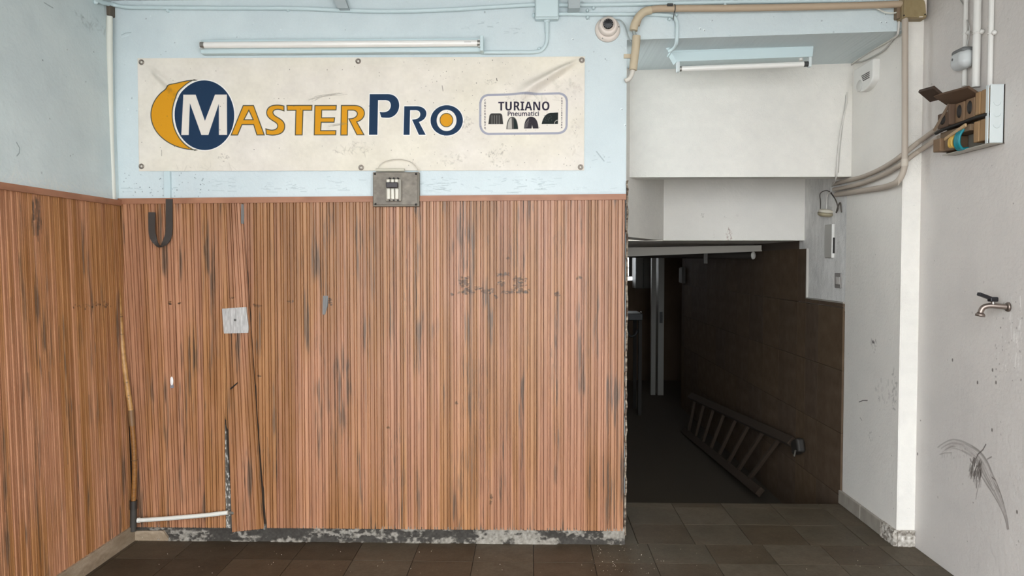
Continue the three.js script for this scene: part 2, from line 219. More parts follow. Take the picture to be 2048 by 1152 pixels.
// ---------------------------------------------------------------- reeded wood panelling
const woodFn = (along, y, s) => {
  const per = 0.0352, k = Math.floor(along / per), f = along / per - k, ph = H(k, 3, s), bead = f > 0.64;
  const grain = fbm(along * 420, y * 5 + ph * 40, 11 + s, 3) - 0.5, fine = noise(along * 1500, y * 16 + ph * 9, 13 + s) - 0.5;
  const warm = sstep(0.36, 0.66, fbm(along * 5 + 4, y * 1.4 + 2, 23 + s, 4) * 0.7 + H(k, 8, s) * 0.3);
  let c = mixc([167, 117, 86], [154, 105, 62], warm);
  const t = (H(k, bead ? 21 : 22, s) - 0.5) * 24 + (s ? 0.6 : 1) * (grain * 46 + fine * 14) + (fbm(along * 30, y * 2.2, 29 + s, 3) - 0.5) * 30;
  c = [c[0] + t, c[1] + t * 0.9, c[2] + t * 0.8];
  const st = sstep(0.54, 0.76, fbm(along * 22 + 7, y * 2.6, 41 + s, 4)) * sstep(0.42, 0.7, fbm(along * 120, y * 6, 43 + s, 3)); // grey weathering in the grain
  return mixc(c, [84, 66, 52], st * 0.75);
};
const panelTop = (px) => lerp(404, 394, (px - 235) / 1015);
const rectP = [XLb - 0.12, XE + 0.02, 0.06, 1.9];
const panelTex = paint(2048, 1400, rectP, (u, v) => woodFn(u + 9, v, 0), (ctx, X, Y, S) => {
  const at = (px, py) => { const p = onZ(px, py, 0.014); return [X(p.x), Y(p.y)]; };
  const streak = (px, py, w, h, n, a = 0.5) => { for (let i = 0; i < n; i++) { const p = at(px + rr(-w, w), py + rr(-h, h)); stroke(ctx, [p, [p[0] + rr(-4, 4), p[1] + rr(15, 70)]], ['#43362b', '#584534', '#4e4136', '#604932'][Math.floor(rnd() * 4)], rr(0.8, 2.4), rr(0.1, a)); } };
  streak(800, 500, 22, 70, 80, 0.4); streak(815, 640, 8, 60, 26, 0.4); streak(950, 760, 26, 60, 90, 0.45); streak(940, 500, 12, 30, 34, 0.4); streak(785, 900, 26, 60, 70, 0.4); streak(960, 900, 20, 70, 50, 0.4); streak(1110, 700, 12, 60, 36, 0.4); streak(1170, 580, 6, 30, 16, 0.4); streak(1115, 860, 8, 10, 10, 0.6); streak(680, 860, 18, 60, 40, 0.35); streak(530, 900, 10, 30, 20, 0.4); streak(640, 680, 14, 20, 20, 0.35); streak(1120, 470, 14, 30, 24, 0.35); streak(700, 700, 260, 250, 120, 0.25); streak(980, 410, 30, 10, 16, 0.4); streak(720, 980, 100, 50, 60, 0.3); streak(350, 880, 60, 120, 40, 0.25);
  const dmg = (px, py, w, h, n) => { for (let i = 0; i < n; i++) { const p = at(px + (rnd() + rnd() - 1) * w, py + (rnd() + rnd() - 1) * h); ctx.globalAlpha = rr(0.5, 0.95); ctx.fillStyle = ['#58371a', '#684522', '#5f3c1c', '#402a18', '#b0835c'][Math.floor(rnd() * 5)]; ctx.beginPath(); ctx.ellipse(p[0], p[1], rr(2.5, 8), rr(1.4, 4.2), rr(-0.5, 0.5), 0, 7); ctx.fill(); } ctx.globalAlpha = 1; };
  dmg(929, 567, 11, 14, 70); dmg(930, 583, 18, 6, 46); dmg(955, 576, 10, 5, 14); dmg(978, 582, 16, 6, 34); dmg(1002, 566, 8, 7, 30); dmg(1006, 549, 15, 3, 24); dmg(1040, 566, 16, 16, 90); dmg(1042, 582, 22, 6, 50); dmg(992, 594, 3, 4, 8); dmg(1016, 585, 20, 3, 20);
  dmg(1157, 555, 5, 4, 12); dmg(1114, 588, 5, 6, 14); dmg(340, 606, 3, 4, 8); dmg(357, 606, 3, 2, 5); dmg(463, 596, 4, 4, 8); dmg(512, 611, 12, 3, 12); dmg(580, 604, 6, 4, 10); dmg(660, 606, 4, 10, 14); dmg(518, 752, 4, 3, 10); dmg(905, 590, 3, 2, 4); dmg(1016, 516, 2, 2, 4); dmg(912, 806, 3, 2, 5); dmg(776, 855, 2, 2, 5); dmg(982, 996, 2, 12, 14);
  for (let i = 0; i < 40; i++) { const x = rr(280, 1240), p = at(x, 607 + rr(-4, 4)); ctx.globalAlpha = rr(0.2, 0.6); ctx.fillStyle = rnd() < 0.5 ? '#6e4c34' : '#d6a37c'; ctx.fillRect(p[0], p[1], rr(1, 5), rr(1, 2.4)); } ctx.globalAlpha = 1;
});
const rectQ = [0, 4.9, 0, 1.95];
const panelTexL = paint(2048, 800, rectQ, (u, v) => woodFn(u + 40, v, 5), (ctx, X, Y) => {
  const at = (px, py) => { const p = onX(px, py, XL(1) + 0.014); return [X(p.z), Y(p.y)]; };
  for (let i = 0; i < 60; i++) { const p = at(rr(72, 90), rr(390, 455)); stroke(ctx, [p, [p[0] + rr(-2, 2), p[1] + rr(8, 30)]], '#2e2823', rr(0.8, 2), rr(0.2, 0.6)); }
  for (let i = 0; i < 70; i++) { const x = rr(150, 225), p = at(x, 612 + rr(-4, 4) - (x > 190 ? rr(0, 8) : 0)); ctx.globalAlpha = rr(0.3, 0.9); ctx.fillStyle = ['#37261a', '#4a3424', '#8d6a4c'][Math.floor(rnd() * 3)]; ctx.fillRect(p[0], p[1], rr(1, 4), rr(1.5, 4)); } ctx.globalAlpha = 1;
  for (let i = 0; i < 200; i++) { const p = [rnd() * 2048, rnd() * 800]; stroke(ctx, [p, [p[0] + rr(-2, 2), p[1] + rr(20, 90)]], '#3c2c20', rr(0.8, 2.4), rr(0.1, 0.35)); }
});
const panelMat = mat(0xffffff, 0.45, { map: panelTex, clearcoat: 0.3, clearcoatRoughness: 0.4 }), panelMatL = mat(0xffffff, 0.6, { map: panelTexL, specularIntensity: 0.5 });
const PROF_FRONT = [[0, -0.0085], [0.035, -0.0018], [0.065, 0], [0.52, 0], [0.55, -0.0018], [0.585, -0.0085], [0.675, -0.0085], [0.7, -0.002], [0.73, -0.0007], [0.88, -0.0007], [0.91, -0.002], [0.945, -0.0085], [1, -0.0085]];
const PROF_SIDE = [[0, -0.009], [0.03, -0.009], [0.11, -0.001], [0.14, 0], [0.5, 0], [0.53, -0.002], [0.56, -0.009], [0.66, -0.009], [0.73, -0.0012], [0.76, -0.0007], [0.86, -0.0007], [0.89, -0.002], [0.92, -0.009], [1, -0.009]].filter((p, k) => k !== 5);
function plank(P, sT, sB, yT, yB, PROF = PROF_FRONT) {                                 // P(s, y, h): a point of the wall; sT, sB: [left, right] at top and bottom; yT, yB: heights at [left, right]
  const top = PROF.map(([t, h]) => P(lerp(sT[0], sT[1], t), lerp(yT[0], yT[1], t), h)), bot = PROF.map(([t, h]) => P(lerp(sB[0], sB[1], t), lerp(yB[0], yB[1], t), h));
  const tb = PROF.map(([t]) => P(lerp(sT[0], sT[1], t), lerp(yT[0], yT[1], t), -0.0135)), bb = PROF.map(([t]) => P(lerp(sB[0], sB[1], t), lerp(yB[0], yB[1], t), -0.0135));
  const pos = [], T = (a, b, c) => pos.push(a.x, a.y, a.z, b.x, b.y, b.z, c.x, c.y, c.z), n = PROF.length;
  for (let i = 0; i < n - 1; i++) { T(bot[i], bot[i + 1], top[i + 1]); T(bot[i], top[i + 1], top[i]); }
  for (const i of [0, 2, 5, 8, n - 1].slice(0, 4).map((v, k, a) => [v, [2, 5, 8, n - 1][k]])) { T(bb[i[0]], bot[i[1]], bot[i[0]]); T(bb[i[0]], bb[i[1]], bot[i[1]]); T(tb[i[0]], top[i[0]], top[i[1]]); T(tb[i[0]], top[i[1]], tb[i[1]]); }
  T(bb[0], bot[0], top[0]); T(bb[0], top[0], tb[0]); T(bb[n - 1], top[n - 1], bot[n - 1]); T(bb[n - 1], tb[n - 1], top[n - 1]);
  const g = new THREE.BufferGeometry(); g.setAttribute('position', new THREE.Float32BufferAttribute(pos, 3)); g.computeVertexNormals(); return g;
}
{
  const ZP = 0.014, wx = (px, py) => onZ(px, py, ZP).x, wy = (px, py) => onZ(px, py, ZP).y;
  const flat = (s, y, h) => V(s, y, ZP + h), add = (sT, sB, yT, yB, P = flat) => mesh('plank', planarUV(plank(P, sT, sB, yT, yB), 'x', 'y', rectP), panelMat, wallBack);
  const yTop = (x) => { const px = 1060 + x * 377; return wy(px, panelTop(px)); }, yBot = (x) => wy(700, 1057.5);
  mesh('backing', planarUV(prism([V(XLb - 0.02, 0.086, 0.0014), V(XE - 0.006, 0.086, 0.0014), V(XE - 0.006, 1.84, 0.0014), V(XLb - 0.1, 1.84, 0.0014)], V(0, 0, -0.0013)), 'x', 'y', rectP), mat(0x33271d, 0.95), wallBack);  // dark sheet added behind the boards; its colour is the shade in the cracks
  add([wx(440, 402), wx(446, 402)], [wx(447, 850), wx(454, 850)], [wy(440, 405), wy(446, 405)], [wy(447, 815), wy(454, 860)], (s, y, h) => V(s, y, ZP + h - 0.003));
  // boards left of the loose strip, fanned a little
  { const n = 15, a = [wx(231, 404), wx(441, 402)], b = [wx(271, 1055), wx(451, 1055)]; for (let k = 0; k < n; k++) { const s = [k / n, (k + 1) / n]; add(s.map((q) => lerp(...a, q)), s.map((q) => lerp(...b, q)), s.map((q) => yTop(lerp(...a, q))), [wy(350, 1055), wy(350, 1055)]); } }
  // the loose strip: four boards that lean and stand off the wall at the foot
  { const n = 4, a = [wx(441, 402), wx(483.5, 402)], b = [wx(465, 1062), wx(528, 1056)], P = (s, y, h) => V(s, y, ZP + h + 0.012 * clamp(1 - y / 1.7)); for (let k = 0; k < n; k++) { const s = [k / n, (k + 1) / n]; add(s.map((q) => lerp(...a, q)), s.map((q) => lerp(...b, q)), s.map((q) => yTop(lerp(...a, q))), s.map((q) => lerp(wy(465, 1063), wy(528, 1056), q)), P); } }
  // upright boards from the split to the passage; the first ones end on the split
  { const x0 = wx(486, 402), x1 = wx(1249, 600), n = 57, crack = (x) => { const xt = wx(486, 410), xb = wx(531, 1056); return lerp(wy(486, 410), wy(531, 1056), (x - xt) / (xb - xt)); }; for (let k = 0; k < n; k++) { const s = [lerp(x0, x1, k / n), lerp(x0, x1, (k + 1) / n)]; add(s, s, s.map(yTop), s.map((x) => Math.max(yBot(x), Math.min(crack(x), yTop(x) - 0.02)))); } }
  // cap rail
  const railTex = paint(1024, 64, [0, 3, 0, 0.1], (u, v) => { const g = (fbm(u * 4, v * 300, 61, 3) - 0.5) * 40; return [156 + g, 106 + g * 0.9, 78 + g * 0.8]; }); railTex.wrapS = railTex.wrapT = THREE.MirroredRepeatWrapping;
  const railMat = mat(0xffffff, 0.5, { map: railTex });
  const ya = wy(237, 397), yb = wy(1251, 388), xa = wx(237, 400), xb = wx(1252, 390), th = 0.03;
  mesh('cap_rail', boxUV(prism([V(xa, ya - th, 0.022), V(xb, yb - th, 0.022), V(xb, yb, 0.022), V(xa, ya, 0.022)], V(0, 0, -0.0225))), railMat, wallBack);
  // raw plaster edge at the passage
  const edge = new THREE.BoxGeometry(0.009, 1.88, 0.05, 2, 120, 3), p = edge.attributes.position; for (let i = 0; i < p.count; i++) { const y = p.getY(i) * 37; p.setX(i, p.getX(i) + (noise(y, 2, 5) - 0.5) * 0.007); p.setZ(i, p.getZ(i) + (noise(y, p.getX(i) * 300, 6) - 0.5) * 0.006); }
  edge.computeVertexNormals();
  const crumbTex = paint(64, 1024, [0, 0.1, 0, 2], (u, v) => { const n = fbm(u * 120, v * 90, 71, 4); return n < 0.4 ? [74, 60, 50] : mixc([104, 90, 76], [160, 148, 132], (n - 0.4) * 3); });
  mesh('raw_edge', planarUV(edge.translate(XE + 0.001, 0.99, -0.012), 'z', 'y', [-0.05, 0.03, 0.05, 1.95]), mat(0xffffff, 0.95, { map: crumbTex }), wallBack);
  // mortar left bare where the skirting is gone
  const rectM = [XLb, XE + 0.02, 0, 0.12], bare = (x, y) => fbm(x * 9, y * 22, 91, 5) * 0.62 + fbm(x * 60, y * 80, 93, 4) * 0.38 - 0.02 * Math.sin(x * 3), lim = (x) => (x > -0.8 && x < 0.6 ? 0.485 : 0.575);
  const mortTex = paint(2048, 96, rectM, (u, v) => { const n = bare(u, v), w = sstep(lim(u) - 0.06, lim(u) + 0.08, n), g = (fbm(u * 90, v * 90, 95, 3) - 0.5) * 60; return mixc([58 + g * 0.5, 54 + g * 0.5, 49 + g * 0.5], [146 + g, 140 + g, 130 + g], w * 0.92); });
  const mg = new THREE.PlaneGeometry(XE - XLb - 0.002, 0.092, 420, 14).translate((XE + XLb) / 2, 0.046, 0), mp = mg.attributes.position; for (let i = 0; i < mp.count; i++) { const x = mp.getX(i), y = mp.getY(i); mp.setZ(i, 0.001 + sstep(0.09, 0.076, y) * (0.002 + 0.007 * sstep(lim(x) - 0.05, lim(x) + 0.05, bare(x, y)) + 0.003 * fbm(x * 60, y * 60, 97, 2)) + 0.012 * sstep(0.022, 0.0, y)); }
  mg.computeVertexNormals(); mesh('bare_mortar', planarUV(mg, 'x', 'y', rectM), mat(0xffffff, 0.9, { map: mortTex }), wallBack);
  // the piece of skirting left in the corner
  const sp = [[266, 1094], [348, 1094], [326, 1062], [264, 1062]].map(([a, b]) => onZ(a, b, 0.02));
  const skTex = paint(512, 256, [0, 0.4, 0, 0.2], (u, v) => { const g = (fbm(u * 12, v * 70, 101, 4) - 0.5) * 70; return [150 + g, 132 + g, 110 + g]; }, (ctx) => specks(ctx, 512, 256, 40, ['#4c4136', '#cabfae'], 3)); skTex.wrapS = skTex.wrapT = THREE.MirroredRepeatWrapping;
  const skMat = mat(0xffffff, 0.7, { map: skTex, bumpMap: speckBump, bumpScale: 0.002 });
  mesh('skirting_remnant', boxUV(prism(sp, V(0, 0, -0.018)), 0.4), skMat, wallBack);
  // left wall: boards, rail, skirting
  const XP = 0.014, sl = (s, y, h) => V(XL(y) + XP + h, y, s), topL = onX(0, 377, XL(1.8) + XP).y, n = 138, per = 0.0352;
  for (let k = 0; k < n; k++) { const z0 = 0.018 + (n - 1 - k) * per; if (z0 > OPEN - 0.05) continue; mesh('plank', planarUV(plank((s, y, h) => sl(-s, y, h), [-(z0 + per), -z0], [-(z0 + per), -z0], [topL, topL], [0.08, 0.08], PROF_SIDE), 'z', 'y', rectQ), panelMatL, wallLeft); }
  mesh('cap_rail', boxUV(prism([V(XL(topL) + 0.024, topL - 0.003, OPEN), V(XL(topL) + 0.024, topL - 0.003, 0.02), V(XL(topL) + 0.024, topL + 0.026, 0.02), V(XL(topL) + 0.024, topL + 0.026, OPEN)], V(-0.024, 0, 0))), railMat, wallLeft);
  const bl = grp('baseboard_left'); for (let z = 0.02, i = 0; z < OPEN; z += 0.9, i++) mesh('board', boxUV(box(XLb - 0.004, XLb + 0.022, 0, 0.085, z, Math.min(z + 0.897, OPEN)), 0.4), skMat, bl);
  struct(bl, 'worn brown skirting along the left panelled wall', 'baseboard');
  // skirting tiles along the passage side of the pier
  const stTex = paint(512, 256, [0, 0.4, 0, 0.2], (u, v) => { const q = (fbm(u * 20, v * 20, 111, 4) - 0.5) * 36; return [150 + q, 143 + q, 133 + q]; }); stTex.wrapS = stTex.wrapT = THREE.MirroredRepeatWrapping;
  const stMat = mat(0xffffff, 0.6, { map: stTex }), br = grp('baseboard_right'), cuts = [ZJ - 0.02, -0.4, -0.14];
  for (let i = 0; i < 2; i++) mesh('skirting_tile', boxUV(rbox(XJ - 0.018, XJ, 0, 0.085, cuts[i] + 0.002, cuts[i + 1] - 0.002, 0.006), 0.4), stMat, br);
  const rough = new THREE.BoxGeometry(0.02, 0.085, 0.145, 4, 14, 24), rp = rough.attributes.position; for (let i = 0; i < rp.count; i++) rp.setX(i, rp.getX(i) + (fbm(rp.getY(i) * 80 + 9, rp.getZ(i) * 80, 113, 3) - 0.5) * 0.016); rough.computeVertexNormals();
  const rfTex = paint(256, 256, [0, 0.2, 0, 0.2], (u, v) => { const q = fbm(u * 60, v * 60, 115, 4); return q < 0.4 ? [128, 120, 110] : mixc([156, 149, 139], [206, 200, 191], (q - 0.4) * 3); }); rfTex.wrapS = rfTex.wrapT = THREE.MirroredRepeatWrapping;
  const rfMat = mat(0xffffff, 0.9, { map: rfTex }); mesh('broken_mortar', boxUV(rough.translate(XJ - 0.008, 0.0425, -0.068), 0.2), rfMat, br);
  const rf2 = new THREE.BoxGeometry(XR - XJ - 0.004, 0.085, 0.02, 20, 16, 3), r2 = rf2.attributes.position; for (let i = 0; i < r2.count; i++) r2.setZ(i, r2.getZ(i) + (fbm(r2.getX(i) * 90 + 4, r2.getY(i) * 90, 117, 3) - 0.5) * 0.014); rf2.computeVertexNormals();
  mesh('broken_mortar', boxUV(rf2.translate((XJ + XR) / 2, 0.0425, 0.002), 0.2), rfMat, br);
  struct(br, 'grey skirting tiles ending in broken mortar at the white pier', 'baseboard');
}

// ---------------------------------------------------------------- dark passage: stair, tiles, far room
const darkM = mat(0x574a3f, 0.85), darkTileTex = [0, 1, 2].map((k) => paint(128, 128, [0, 0.4, 0, 0.4], (u, v) => { const n = (fbm(u * 16, v * 16, 130 + k, 4) - 0.5) * 22; return [86 + k * 3 + n, 71 + k * 2 + n, 58 + n]; }));
const darkTileM = darkTileTex.map((t) => mat(0xffffff, 0.8, { map: t, specularIntensity: 0.5 }));
const ZE = -5.6;
{
  const w = grp('wall_passage'), rectS = [-1.5, -0.6, 1.1, 2.2];
  const rawTex = paint(512, 640, rectS, (u, v) => { const n = fbm(u * 8, v * 5, 141, 5) - 0.5, m = fbm(u * 40, v * 14, 143, 3) - 0.5; const k = n * 44 + m * 34; return [226 + k * 0.8, 224 + k * 0.8, 221 + k * 0.8]; }, (ctx) => { for (let i = 0; i < 120; i++) { const p = [rnd() * 512, rnd() * 640]; stroke(ctx, [p, [p[0] + rr(-12, 12), p[1] + rr(5, 40)]], rnd() < 0.6 ? '#d9d7d3' : '#77736f', rr(0.6, 2), rr(0.2, 0.6)); } });
  mesh('raw_plaster', planarUV(box(XJ, XJ + 0.2, 1.2, 2.8, ZL - 0.1, ZJ), 'z', 'y', rectS), mat(0xffffff, 0.9, { map: rawTex, bumpMap: rep(plasterBump, 2, 2), bumpScale: 0.006 }), w);
  mesh('backing', box(XJ + 0.001, XJ + 0.2, LOW, 1.7, ZE, ZJ), darkM, w);
  const t1 = onX(1683, 606, XJ).y, zt = onX(1615, 597, XJ).z, t2 = onX(1615, 497, XJ).y, th = 0.39, tw = 0.395;   // tiled dado, stepping up past the corner
  const tile = (z0, z1, y0, y1) => { if (z1 - z0 > 0.01 && y1 - y0 > 0.01) mesh('wall_tile', box(XJ - 0.012, XJ, y0 + 0.0015, y1 - 0.0015, z0 + 0.0015, z1 - 0.0015), darkTileM[Math.floor(rnd() * 3)], w); };
  for (let r = 0; r < 6; r++) for (let z = ZJ - 0.002, c = 0; z > ZE; z -= tw, c++) { const y0 = LOW + r * th, z0 = Math.max(z - tw, ZE); for (const [a, b, top] of z > zt && z0 < zt ? [[zt, z, t1], [z0, zt, t2]] : [[z0, z, z0 >= zt ? t1 : t2]]) tile(a, b, Math.min(y0, top), Math.min(y0 + th, top)); }
  mesh('tile_edge_trim', box(XJ - 0.014, XJ, t1, t2, zt, zt + 0.012), mat(0xb9b5ae, 0.6), w); mesh('tile_edge_trim', box(XJ - 0.014, XJ, t1, t1 + 0.008, zt, ZJ), mat(0x9d988f, 0.7), w);
  struct(w, 'passage side wall of dark brown tiles below rough grey plaster', 'wall');
  const f = grp('floor_lower'); mesh('slab', box(-1.5, 2.7, LOW - 0.1, LOW, -8.4, -0.14), mat(0x423a2f, 0.9), f); struct(f, 'lower dark floor beyond the threshold step', 'floor');
  const st = grp('stair'); mesh('step', rbox(XE - 0.05, XJ - 0.013, LOW, LOW + 0.17, ZJ - 0.3, ZJ, 0.006), mat(0x4b443b, 0.8), st); struct(st, 'step down from the tiled floor into the dark passage', 'step');
  // far room, faced with the same brown tiles as the passage
  const storeM = darkTileM[1];
  const fw = grp('wall_far'), ZF = -7.75, wa = onZ(1190, 470, ZF), wb = onZ(1270.5, 561, ZF);
  mesh('masonry', box(-1.5, wa.x, LOW, 2, ZF - 0.15, ZF), storeM, fw); mesh('masonry', box(wb.x, 2.8, LOW, 2, ZF - 0.15, ZF), storeM, fw); mesh('masonry', box(wa.x, wb.x, LOW, wb.y, ZF - 0.15, ZF), storeM, fw); mesh('masonry', box(wa.x, wb.x, wa.y, 2, ZF - 0.15, ZF), storeM, fw);
  struct(fw, 'brown tiled far wall of the room behind the panelling', 'wall');
  const g = grp('window_1'), b0 = onZ(1259, 480, ZF), b1 = onZ(1266, 553, ZF), fm = mat(0x1f1c1a, 0.6);
  mesh('pane', box(wa.x, wb.x, wb.y, wa.y, ZF - 0.1, ZF - 0.096), mat(0xffffff, 0.05, { transmission: 1, thickness: 0 }), g);
  mesh('stile', box(b0.x, b1.x, b1.y, wa.y, ZF - 0.09, ZF - 0.05), fm, g);
  for (const py of [536, 553]) { const y = onZ(1260, py, ZF).y; mesh('glazing_bar', box(wa.x, wb.x, y - 0.006, y + 0.006, ZF - 0.09, ZF - 0.07), fm, g); }
  struct(g, 'small bright window with a dark stile at the far end of the passage', 'window');
  const wl = grp('wall_store'); mesh('side', box(-1.6, -1.4, LOW, 2.0, -8.4, -0.14), storeM, wl); mesh('end', box(2.7, 2.9, LOW, 2.0, -8.4, ZE), storeM, wl); mesh('return', box(XJ, 2.9, LOW, 2.0, ZE - 0.02, ZE), storeM, wl); mesh('back', box(-1.5, XE - 0.06, LOW, 0, -0.16, -0.14), storeM, wl); struct(wl, 'brown tiled side walls of the room behind the panelling', 'wall');
  // header rail over the doorway
  const hd = grp('door_header'), zz = CAM.z - 6.2, c = [[1200, 512], [1523, 501], [1523, 490.5], [1200, 496]].map(([a, b]) => onZ(a, b, zz));
  const al = mat(0xb8b2a8, 0.5); mesh('rail', prism(c, V(0, 0, -0.06)), al, hd);
  const c2 = [[1200, 515], [1524, 502.5], [1524, 500.5], [1200, 512]].map(([a, b]) => onZ(a, b, zz + 0.012)); mesh('lip', prism(c2, V(0, 0, -0.03)), al, hd);
  const k0 = onZ(1408, 503, zz - 0.05), k1 = onZ(1415, 527, zz - 0.05); mesh('hanger', box(k0.x, k1.x, k1.y, k0.y + 0.02, zz - 0.07, zz - 0.05), mat(0x4a4642, 0.6), hd);
  hd.userData.x = 0; put(hd, 'pale metal header rail across the dark passage below the recessed wall', 'rail');
  const rl = grp('roller_tube'), e = onZ(1506, 511, zz - 0.12), e2 = V(e.x - 1.0, e.y + 0.02, e.z - 1.15);
  mesh('tube', rod(e2, e, 0.03), mat(0x3a3632, 0.5), rl); const dir = e.clone().sub(e2).normalize(); mesh('end_cap', lathe([[0, 0.014], [0.008, 0.015], [0.01, 0.011], [0.024, 0.011], [0.031, 0.006], [0.033, 0], [0, 0]], dir, e), mat(0xe3e0d8, 0.5), rl);
  put(rl, 'dark roller tube with a white round end cap under the header rail', 'tube');
  // door leaf, cabinet, bench in the far room
  const dl = grp('door_1'), zd = CAM.z - 10.4, q = (px, py) => onZ(px, py, zd), lm = mat(0x8e8c86, 0.6);
  mesh('frame_post', box(q(1303, 600).x, q(1312, 600).x, LOW, 1.6, zd - 0.08, zd), lm, dl); const leaf = mesh('leaf', box(q(1316.5, 600).x, q(1328, 600).x, LOW, 1.58, zd - 0.5, zd + 0.01), lm, dl);
  mesh('lock_plate', box(q(1319, 600).x, q(1325, 600).x, q(1320, 646).y, q(1320, 624).y, zd + 0.01, zd + 0.013), mat(0x15120f, 0.4), leaf);
  struct(dl, 'grey door leaf standing open beside its frame post in the dark room', 'door');
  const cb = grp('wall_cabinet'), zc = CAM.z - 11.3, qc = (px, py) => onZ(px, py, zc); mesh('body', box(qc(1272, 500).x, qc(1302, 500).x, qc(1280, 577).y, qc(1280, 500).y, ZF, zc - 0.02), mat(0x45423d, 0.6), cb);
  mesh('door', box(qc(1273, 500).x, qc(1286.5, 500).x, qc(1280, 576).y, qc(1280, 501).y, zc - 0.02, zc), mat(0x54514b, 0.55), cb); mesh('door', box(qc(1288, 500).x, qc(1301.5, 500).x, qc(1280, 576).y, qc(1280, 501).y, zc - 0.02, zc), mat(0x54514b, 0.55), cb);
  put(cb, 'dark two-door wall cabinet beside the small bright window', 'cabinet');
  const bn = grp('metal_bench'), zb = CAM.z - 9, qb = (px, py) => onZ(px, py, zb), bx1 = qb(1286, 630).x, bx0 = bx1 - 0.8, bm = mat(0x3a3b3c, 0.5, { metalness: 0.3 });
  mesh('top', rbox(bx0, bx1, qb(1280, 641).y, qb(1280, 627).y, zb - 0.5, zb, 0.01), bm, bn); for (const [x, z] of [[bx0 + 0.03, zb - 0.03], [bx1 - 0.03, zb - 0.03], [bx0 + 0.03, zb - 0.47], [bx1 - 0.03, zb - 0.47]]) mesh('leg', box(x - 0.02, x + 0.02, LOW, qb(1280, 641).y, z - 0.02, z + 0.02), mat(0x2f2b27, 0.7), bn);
  mesh('pipe', tube([[1284, 641], [1283, 655], [1277, 664], [1272, 672], [1263, 674], [1258, 666], [1256, 642]].map(([a, b]) => qb(a, b).setZ(zb - 0.1)), 0.014, 40, 8), bm, bn); mesh('knob', new THREE.SphereGeometry(0.015, 10, 8).translate(qb(1283, 625).x, qb(1283, 625).y, zb - 0.02), mat(0xe8e8e8, 0.1, { metalness: 1 }), bn);
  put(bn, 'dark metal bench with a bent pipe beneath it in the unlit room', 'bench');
  const sw = grp('wall_box'), qs = onX(1338, 548, XJ - 0.012); mesh('body', rbox(XJ - 0.05, XJ - 0.0125, qs.y - 0.1, qs.y + 0.1, ZE + 0.02, ZE + 0.24, 0.01), mat(0x4d4b46, 0.7), sw); mesh('cover', rbox(XJ - 0.058, XJ - 0.05, qs.y - 0.09, qs.y + 0.09, ZE + 0.03, ZE + 0.23, 0.004), mat(0x55534d, 0.7), sw); put(sw, 'small grey box on the dark tiles deep in the passage', 'box');
}
{ // wooden ladder on its side against the dark tiles
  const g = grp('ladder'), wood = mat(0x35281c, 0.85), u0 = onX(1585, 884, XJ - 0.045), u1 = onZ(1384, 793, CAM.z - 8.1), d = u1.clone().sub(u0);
  const l0 = onZ(1509, 975, u0.z - 0.35), l1 = onZ(1372, 866, CAM.z - 8.0);
  l0.y = Math.max(l0.y, LOW + 0.03); l1.y = Math.max(l1.y, LOW + 0.03);
  const dl = l1.clone().sub(l0), A = (t) => u0.clone().addScaledVector(d, t), B = (t) => l0.clone().addScaledVector(dl, t);
  mesh('rail', bar(A(0), A(1.02), 0.045, 0.07), wood, g); mesh('rail', bar(B(-0.06), B(1.04), 0.045, 0.07), wood, g);
  for (let k = 0; k < 8; k++) { const t = 0.08 + k * 0.125; mesh('rung', bar(A(t), B(t), 0.028, 0.035), wood, g); }
  const ft = mat(0x2a2622, 0.6), f0 = A(-0.045); mesh('foot', new RoundedBoxGeometry(0.06, 0.1, 0.14, 2, 0.02).rotateX(-0.4).translate(f0.x - 0.01, f0.y - 0.01, f0.z), ft, g); mesh('clip', rod(f0.clone().add(V(-0.045, -0.07, 0.03)), f0.clone().add(V(-0.045, -0.025, 0.05)), 0.006, 8), mat(0xc8c4bc, 0.3, { metalness: 0.8 }), g);
  put(g, 'dark wooden ladder lying on its side against the tiled passage wall', 'ladder');
}

